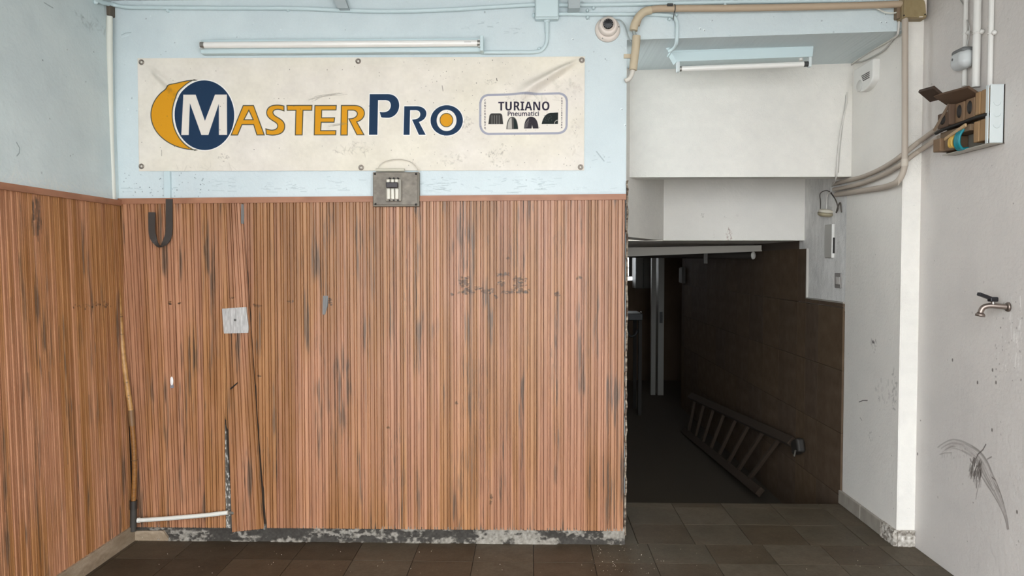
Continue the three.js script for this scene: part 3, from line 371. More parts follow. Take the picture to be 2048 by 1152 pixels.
// ---------------------------------------------------------------- printed banner
{
  const P0 = [276, 115], W = 893, Hh = 227, cw = 2048, ch = 521, k = cw / W;
  const bannerTex = paint(cw, ch, [0, 1, 0, 1], (u, v) => { const n = (fbm(u * 26, v * 7, 151, 5) - 0.5) * 16, m = (fbm(u * 150, v * 40, 153, 2) - 0.5) * 7, y = (fbm(u * 8, v * 3, 155, 3) - 0.5) * 10; return [228 + n + m, 220 + n + m, 207 + n + m - y]; }, (ctx) => {
    const from = (x, y, s) => ctx.setTransform(k / s, 0, 0, k / s, (x - P0[0]) * k, (y - P0[1]) * k), poly = (p) => { ctx.beginPath(); p.forEach((q, i) => (i ? ctx.lineTo(...q) : ctx.moveTo(...q))); ctx.closePath(); };
    const navy = '#1b3450', yel = '#d9971a', ol = '#4b4a3c', cream = '#e6ddd2';
    from(280, 130, 4.267);
    ctx.lineJoin = 'miter';
    ctx.beginPath(); ctx.ellipse(478, 425, 387, 299, 0, -Math.PI / 2, Math.PI / 2, true); ctx.ellipse(548, 425, 276, 318, 0, Math.PI * 0.6, Math.PI * 1.4); ctx.closePath(); ctx.fillStyle = yel; ctx.fill(); ctx.strokeStyle = ol; ctx.lineWidth = 8; ctx.stroke();
    ctx.beginPath(); ctx.ellipse(548, 426, 264, 306, 0, 0, 7); ctx.fillStyle = '#f3efe9'; ctx.fill();
    ctx.beginPath(); ctx.ellipse(548, 427, 255, 299, 0, 0, 7); ctx.fillStyle = navy; ctx.fill();
    poly([[370, 250], [475, 250], [552, 475], [640, 250], [742, 250], [740, 597], [670, 597], [672, 330], [580, 597], [520, 597], [425, 325], [412, 597], [348, 597]]); ctx.fillStyle = cream; ctx.fill();
    const letter = (p) => { const q = new Path2D(p); ctx.fillStyle = yel; ctx.fill(q, 'evenodd'); ctx.strokeStyle = ol; ctx.lineWidth = 8; ctx.stroke(q); };
    letter('M880 345 L968 345 L1058 597 L995 597 L968 508 L868 508 L830 597 L775 597 Z M885 467 L965 467 L928 385 Z');
    letter('M1228 392 L1228 350 C1170 335 1085 335 1080 405 C1078 450 1125 470 1155 490 C1185 510 1180 555 1125 556 C1105 557 1085 550 1072 545 L1075 592 C1130 605 1230 605 1233 525 C1235 480 1195 460 1160 440 C1125 420 1120 380 1175 378 C1195 378 1210 385 1228 392 Z');
    letter('M1253 345 L1467 345 L1465 387 L1390 387 L1382 598 L1323 598 L1330 387 L1255 387 Z');
    letter('M1492 347 L1675 347 L1672 385 L1550 385 L1548 452 L1660 452 L1655 490 L1545 490 L1540 562 L1670 562 L1668 598 L1485 598 Z');
    letter('M1718 347 L1830 347 C1940 350 1940 465 1848 487 L1910 598 L1850 598 L1782 462 C1870 462 1875 387 1810 387 L1772 387 L1768 600 L1712 600 Z');
    from(700, 180, 8.533);
    const blue = (p) => { const q = new Path2D(p); ctx.strokeStyle = '#f4f1ec'; ctx.lineWidth = 26; ctx.lineJoin = 'round'; ctx.stroke(q); ctx.fillStyle = navy; ctx.fill(q, 'evenodd'); };
    blue('M335 75 L640 75 C780 75 840 170 838 270 C835 400 740 480 640 480 C590 480 555 478 530 468 L505 378 C560 392 690 395 695 270 C697 200 650 178 600 178 L478 178 L465 770 L322 770 Z');
    blue('M925 283 L1130 283 C1240 283 1305 340 1303 410 C1300 480 1250 530 1175 552 L1290 772 L1175 772 L1058 512 C1150 508 1198 480 1198 420 C1198 370 1160 350 1110 350 L1025 350 L1015 772 L912 772 Z');
    ctx.beginPath(); ctx.ellipse(1650, 527, 290, 272, 0, 0, 7); ctx.fillStyle = '#f4f1ec'; ctx.fill(); ctx.beginPath(); ctx.ellipse(1650, 527, 276, 259, 0, 0, 7); ctx.fillStyle = navy; ctx.fill(); ctx.beginPath(); ctx.ellipse(1648, 527, 170, 182, 0, 0, 7); ctx.fillStyle = '#eee7dd'; ctx.fill(); ctx.beginPath(); ctx.ellipse(1645, 522, 110, 115, 0, 0, 7); ctx.fillStyle = '#d9981e'; ctx.fill(); ctx.strokeStyle = ol; ctx.lineWidth = 13; ctx.stroke();
    from(930, 160, 7.877);
    ctx.beginPath(); ctx.moveTo(360, 246); ctx.lineTo(1480, 224); ctx.quadraticCurveTo(1606, 240, 1606, 370); ctx.lineTo(1602, 730); ctx.quadraticCurveTo(1590, 850, 1440, 850); ctx.lineTo(370, 860); ctx.quadraticCurveTo(246, 840, 240, 700); ctx.lineTo(240, 390); ctx.quadraticCurveTo(246, 262, 360, 246); ctx.closePath(); ctx.fillStyle = '#e9e1d6'; ctx.fill(); ctx.strokeStyle = '#a3a3b0'; ctx.lineWidth = 34; ctx.stroke();
    ctx.fillStyle = '#2a2436'; ctx.textBaseline = 'alphabetic'; ctx.textAlign = 'left';
    const fit = (txt, font, x0, x1, yb, hcap, size) => { ctx.save(); ctx.font = font + ' ' + size + 'px sans-serif'; const w = ctx.measureText(txt).width; ctx.translate(x0, yb); ctx.scale((x1 - x0) / w, hcap / (size * 0.714)); ctx.fillText(txt, 0, 0); if (font === 'normal') { ctx.strokeStyle = '#2a2436'; ctx.lineWidth = 4; ctx.strokeText(txt, 0, 0); } ctx.restore(); };
    fit('TURIANO', 'bold', 520, 1340, 492, 135, 180); fit('Pneumatici', 'normal', 665, 1168, 575, 68, 90);
    ctx.fillStyle = '#3a3038'; ctx.font = 'bold 40px sans-serif'; ctx.textAlign = 'center'; [...'CONVERGENZA'].forEach((c, i) => ctx.fillText(c, 315, 345 + i * 43)); ctx.font = 'bold 36px sans-serif'; [...'EQUILIBRATURA'].forEach((c, i) => ctx.fillText(c, 1525, 318 + i * 38));
    const tyre = (p, fill) => { ctx.fillStyle = fill; ctx.fill(new Path2D(p)); };
    tyre('M368 705 L385 575 Q395 535 430 535 L545 535 Q580 535 588 575 L602 705 Z', '#3b3937'); for (let i = 0; i < 4; i++) { ctx.fillStyle = '#6e6b68'; ctx.fillRect(418 + i * 38, 565, 14, 138); }
    tyre('M652 785 Q662 590 745 590 Q828 590 838 785 Z', '#55524f'); tyre('M668 780 Q675 620 735 600 L740 780 Z', '#b9b3aa'); tyre('M770 780 L768 610 Q825 640 832 780 Z', '#1f2a28');
    tyre('M930 775 Q940 590 1040 590 Q1145 590 1160 775 L1070 775 L1058 720 L1050 775 Z', '#322d33'); for (let i = 0; i < 5; i++) stroke(ctx, [[935 + i * 12, 770 - i * 4], [950 + i * 14, 700 - i * 16], [985 + i * 6, 660 - i * 10]], '#8f8a84', 5, 0.8);
    tyre('M1208 705 Q1240 545 1345 530 L1468 525 L1465 705 Z', '#1e2524'); for (let i = 0; i < 40; i++) { ctx.fillStyle = '#5d6563'; ctx.fillRect(rr(1240, 1370), rr(560, 680), rr(4, 12), 5); } ctx.beginPath(); ctx.arc(1465, 700, 55, Math.PI, Math.PI * 1.5); ctx.strokeStyle = '#b5b0a8'; ctx.lineWidth = 10; ctx.stroke();
    from(0, 0, 1);
    // grime
    for (const [x, y, rx, ry, a, n] of [[445, 315, 12, 8, 0.25, 26], [700, 302, 40, 8, 0.14, 40], [725, 290, 30, 6, 0.14, 24], [985, 308, 14, 8, 0.2, 26], [1005, 300, 10, 12, 0.2, 20], [1000, 325, 20, 10, 0.14, 24], [905, 318, 30, 14, 0.12, 26], [980, 165, 12, 6, 0.22, 20], [1018, 170, 10, 4, 0.2, 14], [935, 250, 10, 20, 0.16, 24], [1060, 200, 60, 10, 0.1, 30], [1150, 280, 10, 40, 0.1, 20], [350, 190, 20, 14, 0.14, 20], [1130, 180, 30, 20, 0.08, 30], [410, 335, 60, 5, 0.1, 20]]) blot(ctx, x, y, rx, ry, '#6f675c', a, n);
    for (let i = 0; i < 230; i++) { ctx.fillStyle = ['#5f574d', '#3d3731', '#8b8276'][i % 3]; ctx.globalAlpha = rr(0.2, 0.8); const right = rnd() < 0.6, x = right ? rr(820, 1165) : rr(280, 1165), y = rr(120, 338); ctx.beginPath(); ctx.ellipse(x, y, rr(0.3, 1), rr(0.3, 1.2), 0, 0, 7); ctx.fill(); } ctx.globalAlpha = 1;
    for (let i = 0; i < 10; i++) stroke(ctx, [[612 + rr(0, 20), 200 + rr(-3, 4)], [640 + rr(-10, 10), 193 + rr(-3, 3)], [675 + rr(-10, 20), 188 + rr(-3, 3)]], '#8d8579', rr(0.4, 1.1), rr(0.25, 0.6));
    for (let i = 0; i < 8; i++) stroke(ctx, [[650 + rr(0, 20), 252 + rr(-2, 2)], [690 + rr(-10, 10), 247 + rr(-3, 3)]], '#8d8579', rr(0.4, 1), rr(0.25, 0.5));
    stroke(ctx, [[322, 300], [323, 312]], '#857c70', 1, 0.7); stroke(ctx, [[993, 158], [994, 163]], '#3a342e', 1.2, 0.9); stroke(ctx, [[884, 172], [886, 183]], '#5a5249', 0.9, 0.8);
  });
  const nx = 260, ny = 64, gp = [], gu = [], gi = [], seg = (x, y, a, b, w, h, skew = 0) => { const dx = b[0] - a[0], dy = b[1] - a[1], L = Math.hypot(dx, dy), t = ((x - a[0]) * dx + (y - a[1]) * dy) / (L * L), n = ((x - a[0]) * -dy + (y - a[1]) * dx) / L; if (t < -0.05 || t > 1.25) return 0; const ww = w * (0.35 + 0.9 * t), e = Math.exp(-(n * n) / (ww * ww)), f = sstep(-0.05, 0.35, t) * sstep(1.25, 0.75, t); return h * f * (e + skew * n / ww * e); };
  const depth = (x, y) => 0.004 + 0.0025 * fbm(x / 90, y / 60, 161, 3) + seg(x, y, [1158, 122], [1045, 192], 11, 0.04, 1.1) + seg(x, y, [300, 138], [352, 186], 9, 0.02, -1.1) + seg(x, y, [296, 326], [345, 306], 8, 0.005) + seg(x, y, [1150, 322], [1120, 280], 9, 0.006) + seg(x, y, [728, 128], [770, 134], 7, 0.005) + 0.007 * sstep(285, 345, y) * Math.exp(-(((x - 797) / 34) ** 2)) + 0.004 * Math.exp(-(((x - 640) / 90) ** 2)) * Math.exp(-(((y - 330) / 16) ** 2));
  const cor = (u, v) => { const xl = lerp(276, 279, v), xr = lerp(1169.5, 1168, v), x = lerp(xl, xr, u), yt = lerp(117, 113.5, u), yb = lerp(342.5, 341, u); return [x, lerp(yt, yb, v)]; };
  for (let j = 0; j <= ny; j++) for (let i = 0; i <= nx; i++) { const [x, y] = cor(i / nx, j / ny), p = onZ(x, y, 0), d = depth(x, y); gp.push(p.x, p.y, d); gu.push(i / nx, 1 - j / ny); }
  for (let j = 0; j < ny; j++) for (let i = 0; i < nx; i++) { const a = j * (nx + 1) + i, b = a + 1, c = a + nx + 1, d = c + 1; gi.push(a, c, b, b, c, d); }
  const rim = []; for (let i = 0; i <= nx; i++) rim.push(i); for (let j = 1; j <= ny; j++) rim.push(j * (nx + 1) + nx); for (let i = nx - 1; i >= 0; i--) rim.push(ny * (nx + 1) + i); for (let j = ny - 1; j > 0; j--) rim.push(j * (nx + 1));
  const base = gp.length / 3; for (const r of rim) { gp.push(gp[r * 3], gp[r * 3 + 1], gp[r * 3 + 2] - 0.0015); gu.push(gu[r * 2], gu[r * 2 + 1]); } for (let i = 0; i < rim.length; i++) { const j = (i + 1) % rim.length; gi.push(rim[i], rim[j], base + i, rim[j], base + j, base + i); }
  const bg = new THREE.BufferGeometry(); bg.setAttribute('position', new THREE.Float32BufferAttribute(gp, 3)); bg.setAttribute('uv', new THREE.Float32BufferAttribute(gu, 2)); bg.setIndex(gi); bg.computeVertexNormals();
  const g = grp('banner'); mesh('cloth', bg, mat(0xffffff, 0.75, { map: bannerTex, specularIntensity: 0.5, bumpMap: rep(plasterBump, 8, 2), bumpScale: 0.0008 }), g);
  const gm = mat(0x8f857c, 0.35, { metalness: 0.8 }), hole = mat(0xd9d2c8, 0.6);
  for (const [x, y, l] of [[284, 125, 1], [717, 123, 1], [1163.5, 121, 1], [284, 333, 1], [723, 335.5, 1], [1161, 334.5, 1]]) { const p = onZ(x, y, 0); p.z = depth(x, y); const gr = mesh('grommet', new THREE.TorusGeometry(0.0105, 0.0042, 10, 24).translate(p.x, p.y, p.z + 0.001), gm, g); mesh('screw', lathe([[0, 0.004], [0.004, 0.0035], [0.0062, 0.001], [0.0065, -0.002], [0, -0.002]], V(0, 0, 1), p), hole, gr); }
  put(g, 'cream vinyl banner with printed blue and yellow lettering above the panelling', 'banner');
}

// ---------------------------------------------------------------- lamps (unlit fluorescent fittings)
const paleBlue = mat(0xc9dadd, 0.45), tubeWhite = mat(0xf2efea, 0.18, { clearcoat: 0.5, clearcoatRoughness: 0.1 }), capMetal = mat(0x9a9690, 0.35, { metalness: 0.8 }), holderM = mat(0xd5dcdc, 0.5), darkMetal = mat(0x3a3a39, 0.5);
{
  const g = grp('fluorescent_lamp'), a = onZ(403, 81, 0.03), b = onZ(966, 79, 0.03), c = onZ(966, 106, 0.03), y0 = onZ(700, 108, 0.02).y, y1 = onZ(700, 80, 0.02).y;
  mesh('housing', rbox(a.x, b.x, y0, y1, 0, 0.045, 0.005), paleBlue, g);
  mesh('end_plate', rbox(b.x - 0.012, b.x + 0.004, y0 - 0.002, y1 + 0.004, 0, 0.075, 0.002), paleBlue, g);
  const ty = onZ(680, 88.5, 0.065), t0 = V(onZ(404, 90, 0.065).x, ty.y, 0.066), t1 = V(onZ(960, 87, 0.065).x, ty.y, 0.066), t = mesh('tube', rod(t0, t1, 0.0165, 20), tubeWhite, g);
  mesh('tube_cap', rod(t0.clone().add(V(-0.006, 0, 0)), t0.clone().add(V(0.014, 0, 0)), 0.0168, 20), capMetal, t); mesh('tube_cap', rod(t1.clone().add(V(-0.014, 0, 0)), t1, 0.0168, 20), capMetal, t);
  const pr = onZ(935, 88, 0.083); mesh('maker_mark', box(pr.x - 0.018, pr.x + 0.018, t0.y + 0.001, t0.y + 0.003, 0.0815, 0.0826), mat(0x6f6c70, 0.6), t);
  for (const x of [t0.x - 0.004, t1.x - 0.002]) mesh('lamp_holder', rbox(x - 0.01, x + 0.006, ty.y - 0.018, ty.y + 0.02, 0.03, 0.074, 0.003), holderM, g);
  put(g, 'long unlit fluorescent tube lamp mounted just above the banner', 'lamp');
}
{
  const z0 = CAM.z - 4.2, g = grp('fluorescent_lamp'), P = (x, y, z) => onZ(x, y, z);
  const face = [P(1353, 123, z0), P(1625, 113, z0), P(1627.5, 88, z0), P(1342, 103, z0)], ysof = onZ(1500, 70).y;
  mesh('housing', prism(face, V(0, 0.004, -0.09)), paleBlue, g);
  const rimP = [P(1341, 105, z0 + 0.004), P(1629, 91, z0 + 0.004), P(1629, 87, z0 + 0.004), P(1341, 101, z0 + 0.004)]; mesh('rim', prism(rimP, V(0, 0, -0.1)), paleBlue, g);
  const zt = z0 - 0.02, t0 = P(1357, 138, zt), t1 = P(1618, 128, zt), t = mesh('tube', rod(t0, t1, 0.0145, 20), tubeWhite, g);
  const d = t1.clone().sub(t0).normalize(); mesh('tube_cap', rod(t0, t0.clone().addScaledVector(d, 0.016), 0.0148, 20), capMetal, t); mesh('tube_cap', rod(t1.clone().addScaledVector(d, -0.03), t1.clone().addScaledVector(d, 0.004), 0.0148, 20), darkMetal, t);
  const h0 = P(1356, 124, zt), h1 = P(1619, 113, zt); for (const [h, e] of [[h0, t0], [h1, t1]]) mesh('lamp_holder', rbox(h.x - 0.008, h.x + 0.008, e.y - 0.018, h.y + 0.005, zt - 0.016, zt + 0.016, 0.003), holderM, g);
  const sp = P(1602, 117, z0 - 0.03); mesh('starter', rod(sp.clone().add(V(0, 0.02, 0)), sp.clone().add(V(0, -0.012, 0)), 0.011), mat(0xd8d6d0, 0.5), g);
  for (const x of [0.25, 0.75]) { const q = P(lerp(1345, 1625, x), 96, z0 - 0.05); mesh('bracket', box(q.x - 0.015, q.x + 0.015, q.y - 0.02, ysof + 0.02, z0 - 0.07, z0 - 0.04), paleBlue, g); }
  put(g, 'short unlit fluorescent tube lamp hanging under the beam over the passage', 'lamp');
}

// ---------------------------------------------------------------- blue painted conduits and boxes along the top of the wall
const conduitM = mat(0xcbdbde, 0.45);
const clip = (px, py, z, par, dy = -1) => { const p = onZ(px, py, z); return mesh('clip', mergeGeometries([new THREE.SphereGeometry(0.0085, 10, 8).translate(p.x, p.y, 0.014), new THREE.CylinderGeometry(0.006, 0.008, 0.014, 8).rotateX(Math.PI / 2).translate(p.x, p.y, 0.007)]), conduitM, par); };
{
  const g = grp('conduit'), pts = [onX(190, -3, XL(2.85) + 0.02), onX(205, 5, XL(2.84) + 0.015), ...[[228, 10], [250, 14], [300, 15], [450, 16], [600, 17], [700, 21], [780, 22.5], [880, 20], [1000, 13], [1072, 9]].map(([a, b]) => onZ(a, b, 0.014))];
  mesh('pipe', tube(pts, 0.0105, 120, 12), conduitM, g); clip(335, 21, 0.014, g); clip(575, 19.5, 0.014, g); const c = onX(188, 4, XL(2.83)); mesh('clip', new THREE.SphereGeometry(0.013, 10, 8).translate(c.x + 0.008, c.y, c.z), conduitM, g);
  put(g, 'pale blue conduit running along the wall top from the corner to the junction box', 'conduit');
}
{
  const g = grp('junction_box'), a = onZ(1070, 39, 0.05), b = onZ(1118, -8, 0.05);
  mesh('body', rbox(a.x, b.x, a.y + 0.004, CEIL - 0.004, 0, 0.045, 0.008), conduitM, g); mesh('lid', rbox(a.x + 0.004, b.x - 0.004, a.y + 0.012, CEIL - 0.006, 0.045, 0.055, 0.004), conduitM, g);
  const e = onZ(1067.5, 28, 0.03); mesh('screw_ear', new THREE.SphereGeometry(0.012, 10, 8).scale(0.7, 1, 1).translate(e.x, e.y, 0.01), conduitM, g);
  put(g, 'pale blue square junction box at the wall top near the camera', 'junction box');
}
{
  const g = grp('conduit'), Z = 0.014, pts = [[1094, 38], [1094, 60], [1094, 80], [1090, 93], [1082, 101], [1070, 104], [1040, 104.5], [968, 105]].map(([a, b]) => onZ(a, b, Z));
  mesh('pipe', tube(pts, 0.009, 80, 12), conduitM, g); const t = onZ(1094, 42, Z), u = onZ(1094, 66, Z); mesh('gland', lathe([[0, 0.012], [0.018, 0.012], [0.018, 0], [0.011, -0.01], [0, -0.01]], V(0, 1, 0), t), conduitM, g); mesh('sleeve', rod(u, onZ(1094, 44, Z), 0.0112), conduitM, g); clip(1078, 97, Z, g);
  put(g, 'pale blue conduit bending from the junction box down to the long lamp', 'conduit');
}
{
  const g = grp('conduit'), pts = [[1117, 10], [1200, 9.5], [1330, 7], [1450, 4], [1600, 2], [1802, 0]].map(([a, b]) => onZ(a, b, 0.014)); mesh('pipe', tube(pts, 0.0105, 80, 12), conduitM, g); clip(1187, 16, 0.014, g); clip(1450, 9, 0.014, g);
  put(g, 'upper pale blue conduit running right from the junction box above the camera', 'conduit');
  const h = grp('conduit'), q = [[1117, 28], [1200, 28.5], [1280, 28.5], [1325, 30], [1346, 33], [1353, 42], [1354, 60], [1353, 85], [1347, 97], [1339, 102]].map(([a, b], i) => onZ(a, b, i < 7 ? 0.014 : [0.0, -0.11, -0.17][i - 7])); mesh('pipe', tube(q, 0.0095, 100, 12), conduitM, h); clip(1175, 35, 0.014, h); clip(1175, 20.5, 0.014, h); clip(1339, 38, 0.014, h); clip(1353, 30, 0.014, h);
  const s = onZ(1337, 96, -0.18); mesh('end_clip', new THREE.SphereGeometry(0.014, 10, 8).translate(s.x, s.y, s.z), conduitM, h);
  put(h, 'lower pale blue conduit passing the camera and bending down to the short lamp', 'conduit');
}
{ // thick beige cable sleeve from the passage corner up to the brown box
  const beige = mat(0xb9a48c, 0.6), beige2 = mat(0xc7b79c, 0.55), g = grp('cable_sleeve');
  mesh('sleeve', tube([[1273, 50], [1279, 34], [1290, 23], [1310, 18], [1350, 17], [1450, 16.5], [1600, 14], [1720, 11], [1803, 8]].map(([a, b]) => onZ(a, b, 0.042)), 0.0175, 100, 14), beige, g);
  mesh('elbow', tube([[1267, 61], [1269, 50], [1276, 36], [1288, 24], [1302, 20]].map(([a, b]) => onZ(a, b, 0.046)), 0.021, 40, 14), beige2, g);
  const ta = onZ(1348, 14, 0.06); mesh('cable_tie', new THREE.TorusGeometry(0.019, 0.0025, 8, 24).rotateY(Math.PI / 2).translate(onZ(1349, 17, 0.042).x, onZ(1349, 17, 0.042).y, 0.042), darkMetal, g); mesh('cable_tie', rod(onZ(1349, 22, 0.06), onZ(1346, 41, 0.05), 0.0022, 6), darkMetal, g); mesh('tie_head', rbox(ta.x - 0.035, ta.x - 0.005, ta.y + 0.004, ta.y + 0.018, 0.05, 0.066, 0.003), darkMetal, g);
  put(g, 'thick beige cable sleeve curving along the beam to the brown junction box', 'cable sleeve');
  const h = grp('cable_sleeve'); mesh('sleeve', tube([[1273, 72], [1272, 90], [1269, 115], [1266, 140]].map(([a, b]) => onZ(a, b, 0.03)), 0.021, 40, 14), beige2, h); mesh('tail', tube([[1266, 138], [1264, 148], [1258, 158], [1250, 162]].map(([a, b]) => onZ(a, b, 0.025)), 0.012, 20, 10), mat(0xd6d0c6, 0.6), h); mesh('core', tube([[1267, 60], [1269, 68], [1272, 76]].map(([a, b]) => onZ(a, b, 0.034)), 0.009, 12, 8), mat(0x9aa3a2, 0.6), h);
  mesh('clamp', box(XE - 0.02, onZ(1272, 110, 0.01).x + 0.012, onZ(1266, 112, 0.01).y - 0.01, onZ(1266, 112, 0.01).y + 0.01, 0, 0.012), beige2, h);
  put(h, 'short beige sleeve end hanging beside the corner of the blue wall', 'cable sleeve');
  const w = mesh('camera_cable', tube([[1231, 39], [1240, 40], [1248, 48], [1253, 60], [1257, 74], [1262, 84]].map(([a, b]) => onZ(a, b, 0.02)), 0.0032, 40, 8), mat(0x9ba5a5, 0.5)); put(w, 'thin grey cable looping from the dome camera to the sleeve', 'cable');
}
{ // dome camera
  const g = grp('security_camera'), c = onZ(1216, 57, 0.02), cream = mat(0xe2d6cc, 0.4), ax = V(-0.02, -0.12, 1).normalize(); c.z = 0;
  mesh('base', lathe([[0, 0.022], [0.05, 0.022], [0.058, 0.018], [0.065, 0.008], [0.066, 0], [0, 0]], V(0, 0, 1), c, 40), cream, g);
  const d0 = c.clone().add(V(0, 0.008, 0.012)); mesh('shell', lathe([[0, 0.04], [0.038, 0.04], [0.046, 0.034], [0.05, 0.018], [0.052, 0], [0, 0]], V(0, 0, 1), d0, 40), cream, g);
  const e = c.clone().add(V(-0.001, 0.012, 0.04)), a2 = V(-0.1, -0.12, 1).normalize(); const ball = mesh('eyeball', new THREE.SphereGeometry(0.037, 32, 20).translate(e.x, e.y, e.z), cream, g);
  const lens = mesh('lens', lathe([[0, 0.009], [0.02, 0.007], [0.0255, 0.003], [0.0262, 0], [0.0262, -0.014], [0, -0.014]], a2, e.clone().addScaledVector(a2, 0.029), 32), mat(0x0c0a0d, 0.4), ball);
  const led = mat(0xb9b5b0, 0.3), u = new THREE.Vector3().crossVectors(a2, V(0, 1, 0)).normalize(), v = new THREE.Vector3().crossVectors(u, a2); for (let i = 0; i < 14; i++) { const t = i / 14 * 6.283, p = e.clone().addScaledVector(a2, 0.0352).addScaledVector(u, Math.cos(t) * 0.0215).addScaledVector(v, Math.sin(t) * 0.0215); mesh('led', new THREE.SphereGeometry(0.0014, 6, 5).translate(p.x, p.y, p.z), led, ball); }
  for (const t of [0.15, 1.2, 2.3, 4.2]) { const p = c.clone().add(V(Math.cos(t) * 0.056, Math.sin(t) * 0.056, 0.017)); mesh('screw', new THREE.SphereGeometry(0.004, 8, 6).translate(p.x, p.y, p.z), t < 1 ? darkMetal : capMetal, g); }
  put(g, 'white dome security camera mounted on the blue wall beside the banner', 'camera');
}
{ // brown junction box, cover half stripped of paint
  const g = grp('junction_box'), a = onZ(1804, 37, 0.06), b = onZ(1854, -10, 0.06);
  const bt = paint(256, 256, [0, 1, 0, 1], (u, v) => { const n = (fbm(u * 6, v * 6, 171, 4) - 0.5) * 18; return [146 + n, 128 + n, 92 + n]; }, (ctx) => { ctx.fillStyle = '#e6ded3'; ctx.beginPath(); ctx.moveTo(150, 60); ctx.lineTo(165, 86); ctx.quadraticCurveTo(200, 92, 220, 104); ctx.lineTo(232, 140); ctx.lineTo(240, 230); ctx.lineTo(256, 240); ctx.lineTo(256, 0); ctx.lineTo(150, 0); ctx.fill(); ctx.fillRect(170, 244, 40, 8); });
  const bm = mat(0xffffff, 0.55, { map: bt }), edge = mat(0x8f7d5e, 0.6);
  mesh('body', rbox(a.x, b.x, a.y, CEIL, 0, 0.06, 0.006), edge, g); mesh('cover', planarUV(rbox(a.x + 0.004, b.x - 0.004, a.y + 0.004, CEIL - 0.002, 0.06, 0.07, 0.004), 'x', 'y', [a.x, b.x, a.y, CEIL]), bm, g);
  for (const [x, y] of [[1808, 31], [1850, 29]]) { const p = onZ(x, y, 0.07); mesh('screw', lathe([[0, 0.002], [0.004, 0.002], [0.004, -0.002], [0, -0.002]], V(0, 0, 1), p, 10), mat(0x2a2018, 0.6), g); }
  const hb = onZ(1797, 30, 0.03); mesh('side_gland', rbox(hb.x - 0.012, a.x + 0.004, hb.y - 0.02, hb.y + 0.05, 0, 0.04, 0.006), mat(0x7d6a56, 0.7), g);
  put(g, 'brown junction box with flaking paint at the top of the white pier', 'junction box');
  const w = mesh('loose_wire', tube([[1746, 15], [1756, 18], [1768, 24], [1780, 26], [1793, 25], [1799, 22]].map(([x, y]) => onZ(x, y, 0.03)), 0.004, 40, 8), mat(0xd9d9cf, 0.5)); put(w, 'loose white wire dipping from the sleeve into the brown box', 'wire');
}
{ // three conduits that sweep round the pier into the passage
  const bm = mat(0xb3a698, 0.5), XQ = XJ - 0.02, mk = (pts) => pts.map(([x, y]) => (x > 1838 ? onX(x, y, XR - 0.02) : x >= 1797 ? onZ(x, y, 0.02) : onX(x, y, XQ))), grey = mat(0xc4b9ab, 0.5);
  const a = grp('conduit'); mesh('pipe', tube([onZ(1810, 36, 0.045), onZ(1810, 150, 0.045), onZ(1809.5, 310, 0.045), onZ(1808.5, 335, 0.042), onZ(1804, 350, 0.034), onZ(1796, 362, 0.015), onX(1776, 372, XQ - 0.01), onX(1740, 379, XQ), onX(1700, 385, XQ), onX(1672, 389, XQ)], 0.0155, 140, 14), bm, a); const s0 = onZ(1809.5, 318, 0.045); mesh('coupling', rod(s0, onZ(1809, 332, 0.0435), 0.0175, 16), grey, a);
  const t = onZ(1797, 363, 0.018); mesh('coupling', new THREE.TorusGeometry(0.0165, 0.003, 8, 20).rotateY(1.2).translate(t.x, t.y, t.z), grey, a);
  put(a, 'beige conduit dropping from the brown box down the pier into the passage', 'conduit');
  const b = grp('conduit'); mesh('pipe', tube(mk([[1876, 256], [1850, 275], [1836, 285], [1820, 298], [1803, 311], [1785, 324], [1755, 341], [1720, 355], [1690, 362], [1668, 368]]), 0.0125, 120, 12), bm, b); put(b, 'upper of two beige conduits sweeping from the fuse box behind the drop conduit', 'conduit');
  const c = grp('conduit'); mesh('pipe', tube(mk([[1878, 275], [1850, 294], [1836, 303], [1820, 315], [1803, 328], [1785, 340], [1755, 355], [1720, 368], [1690, 375], [1668, 379]]), 0.0125, 120, 12), bm, c); put(c, 'lower of two beige conduits sweeping from the fuse box behind the drop conduit', 'conduit');
}
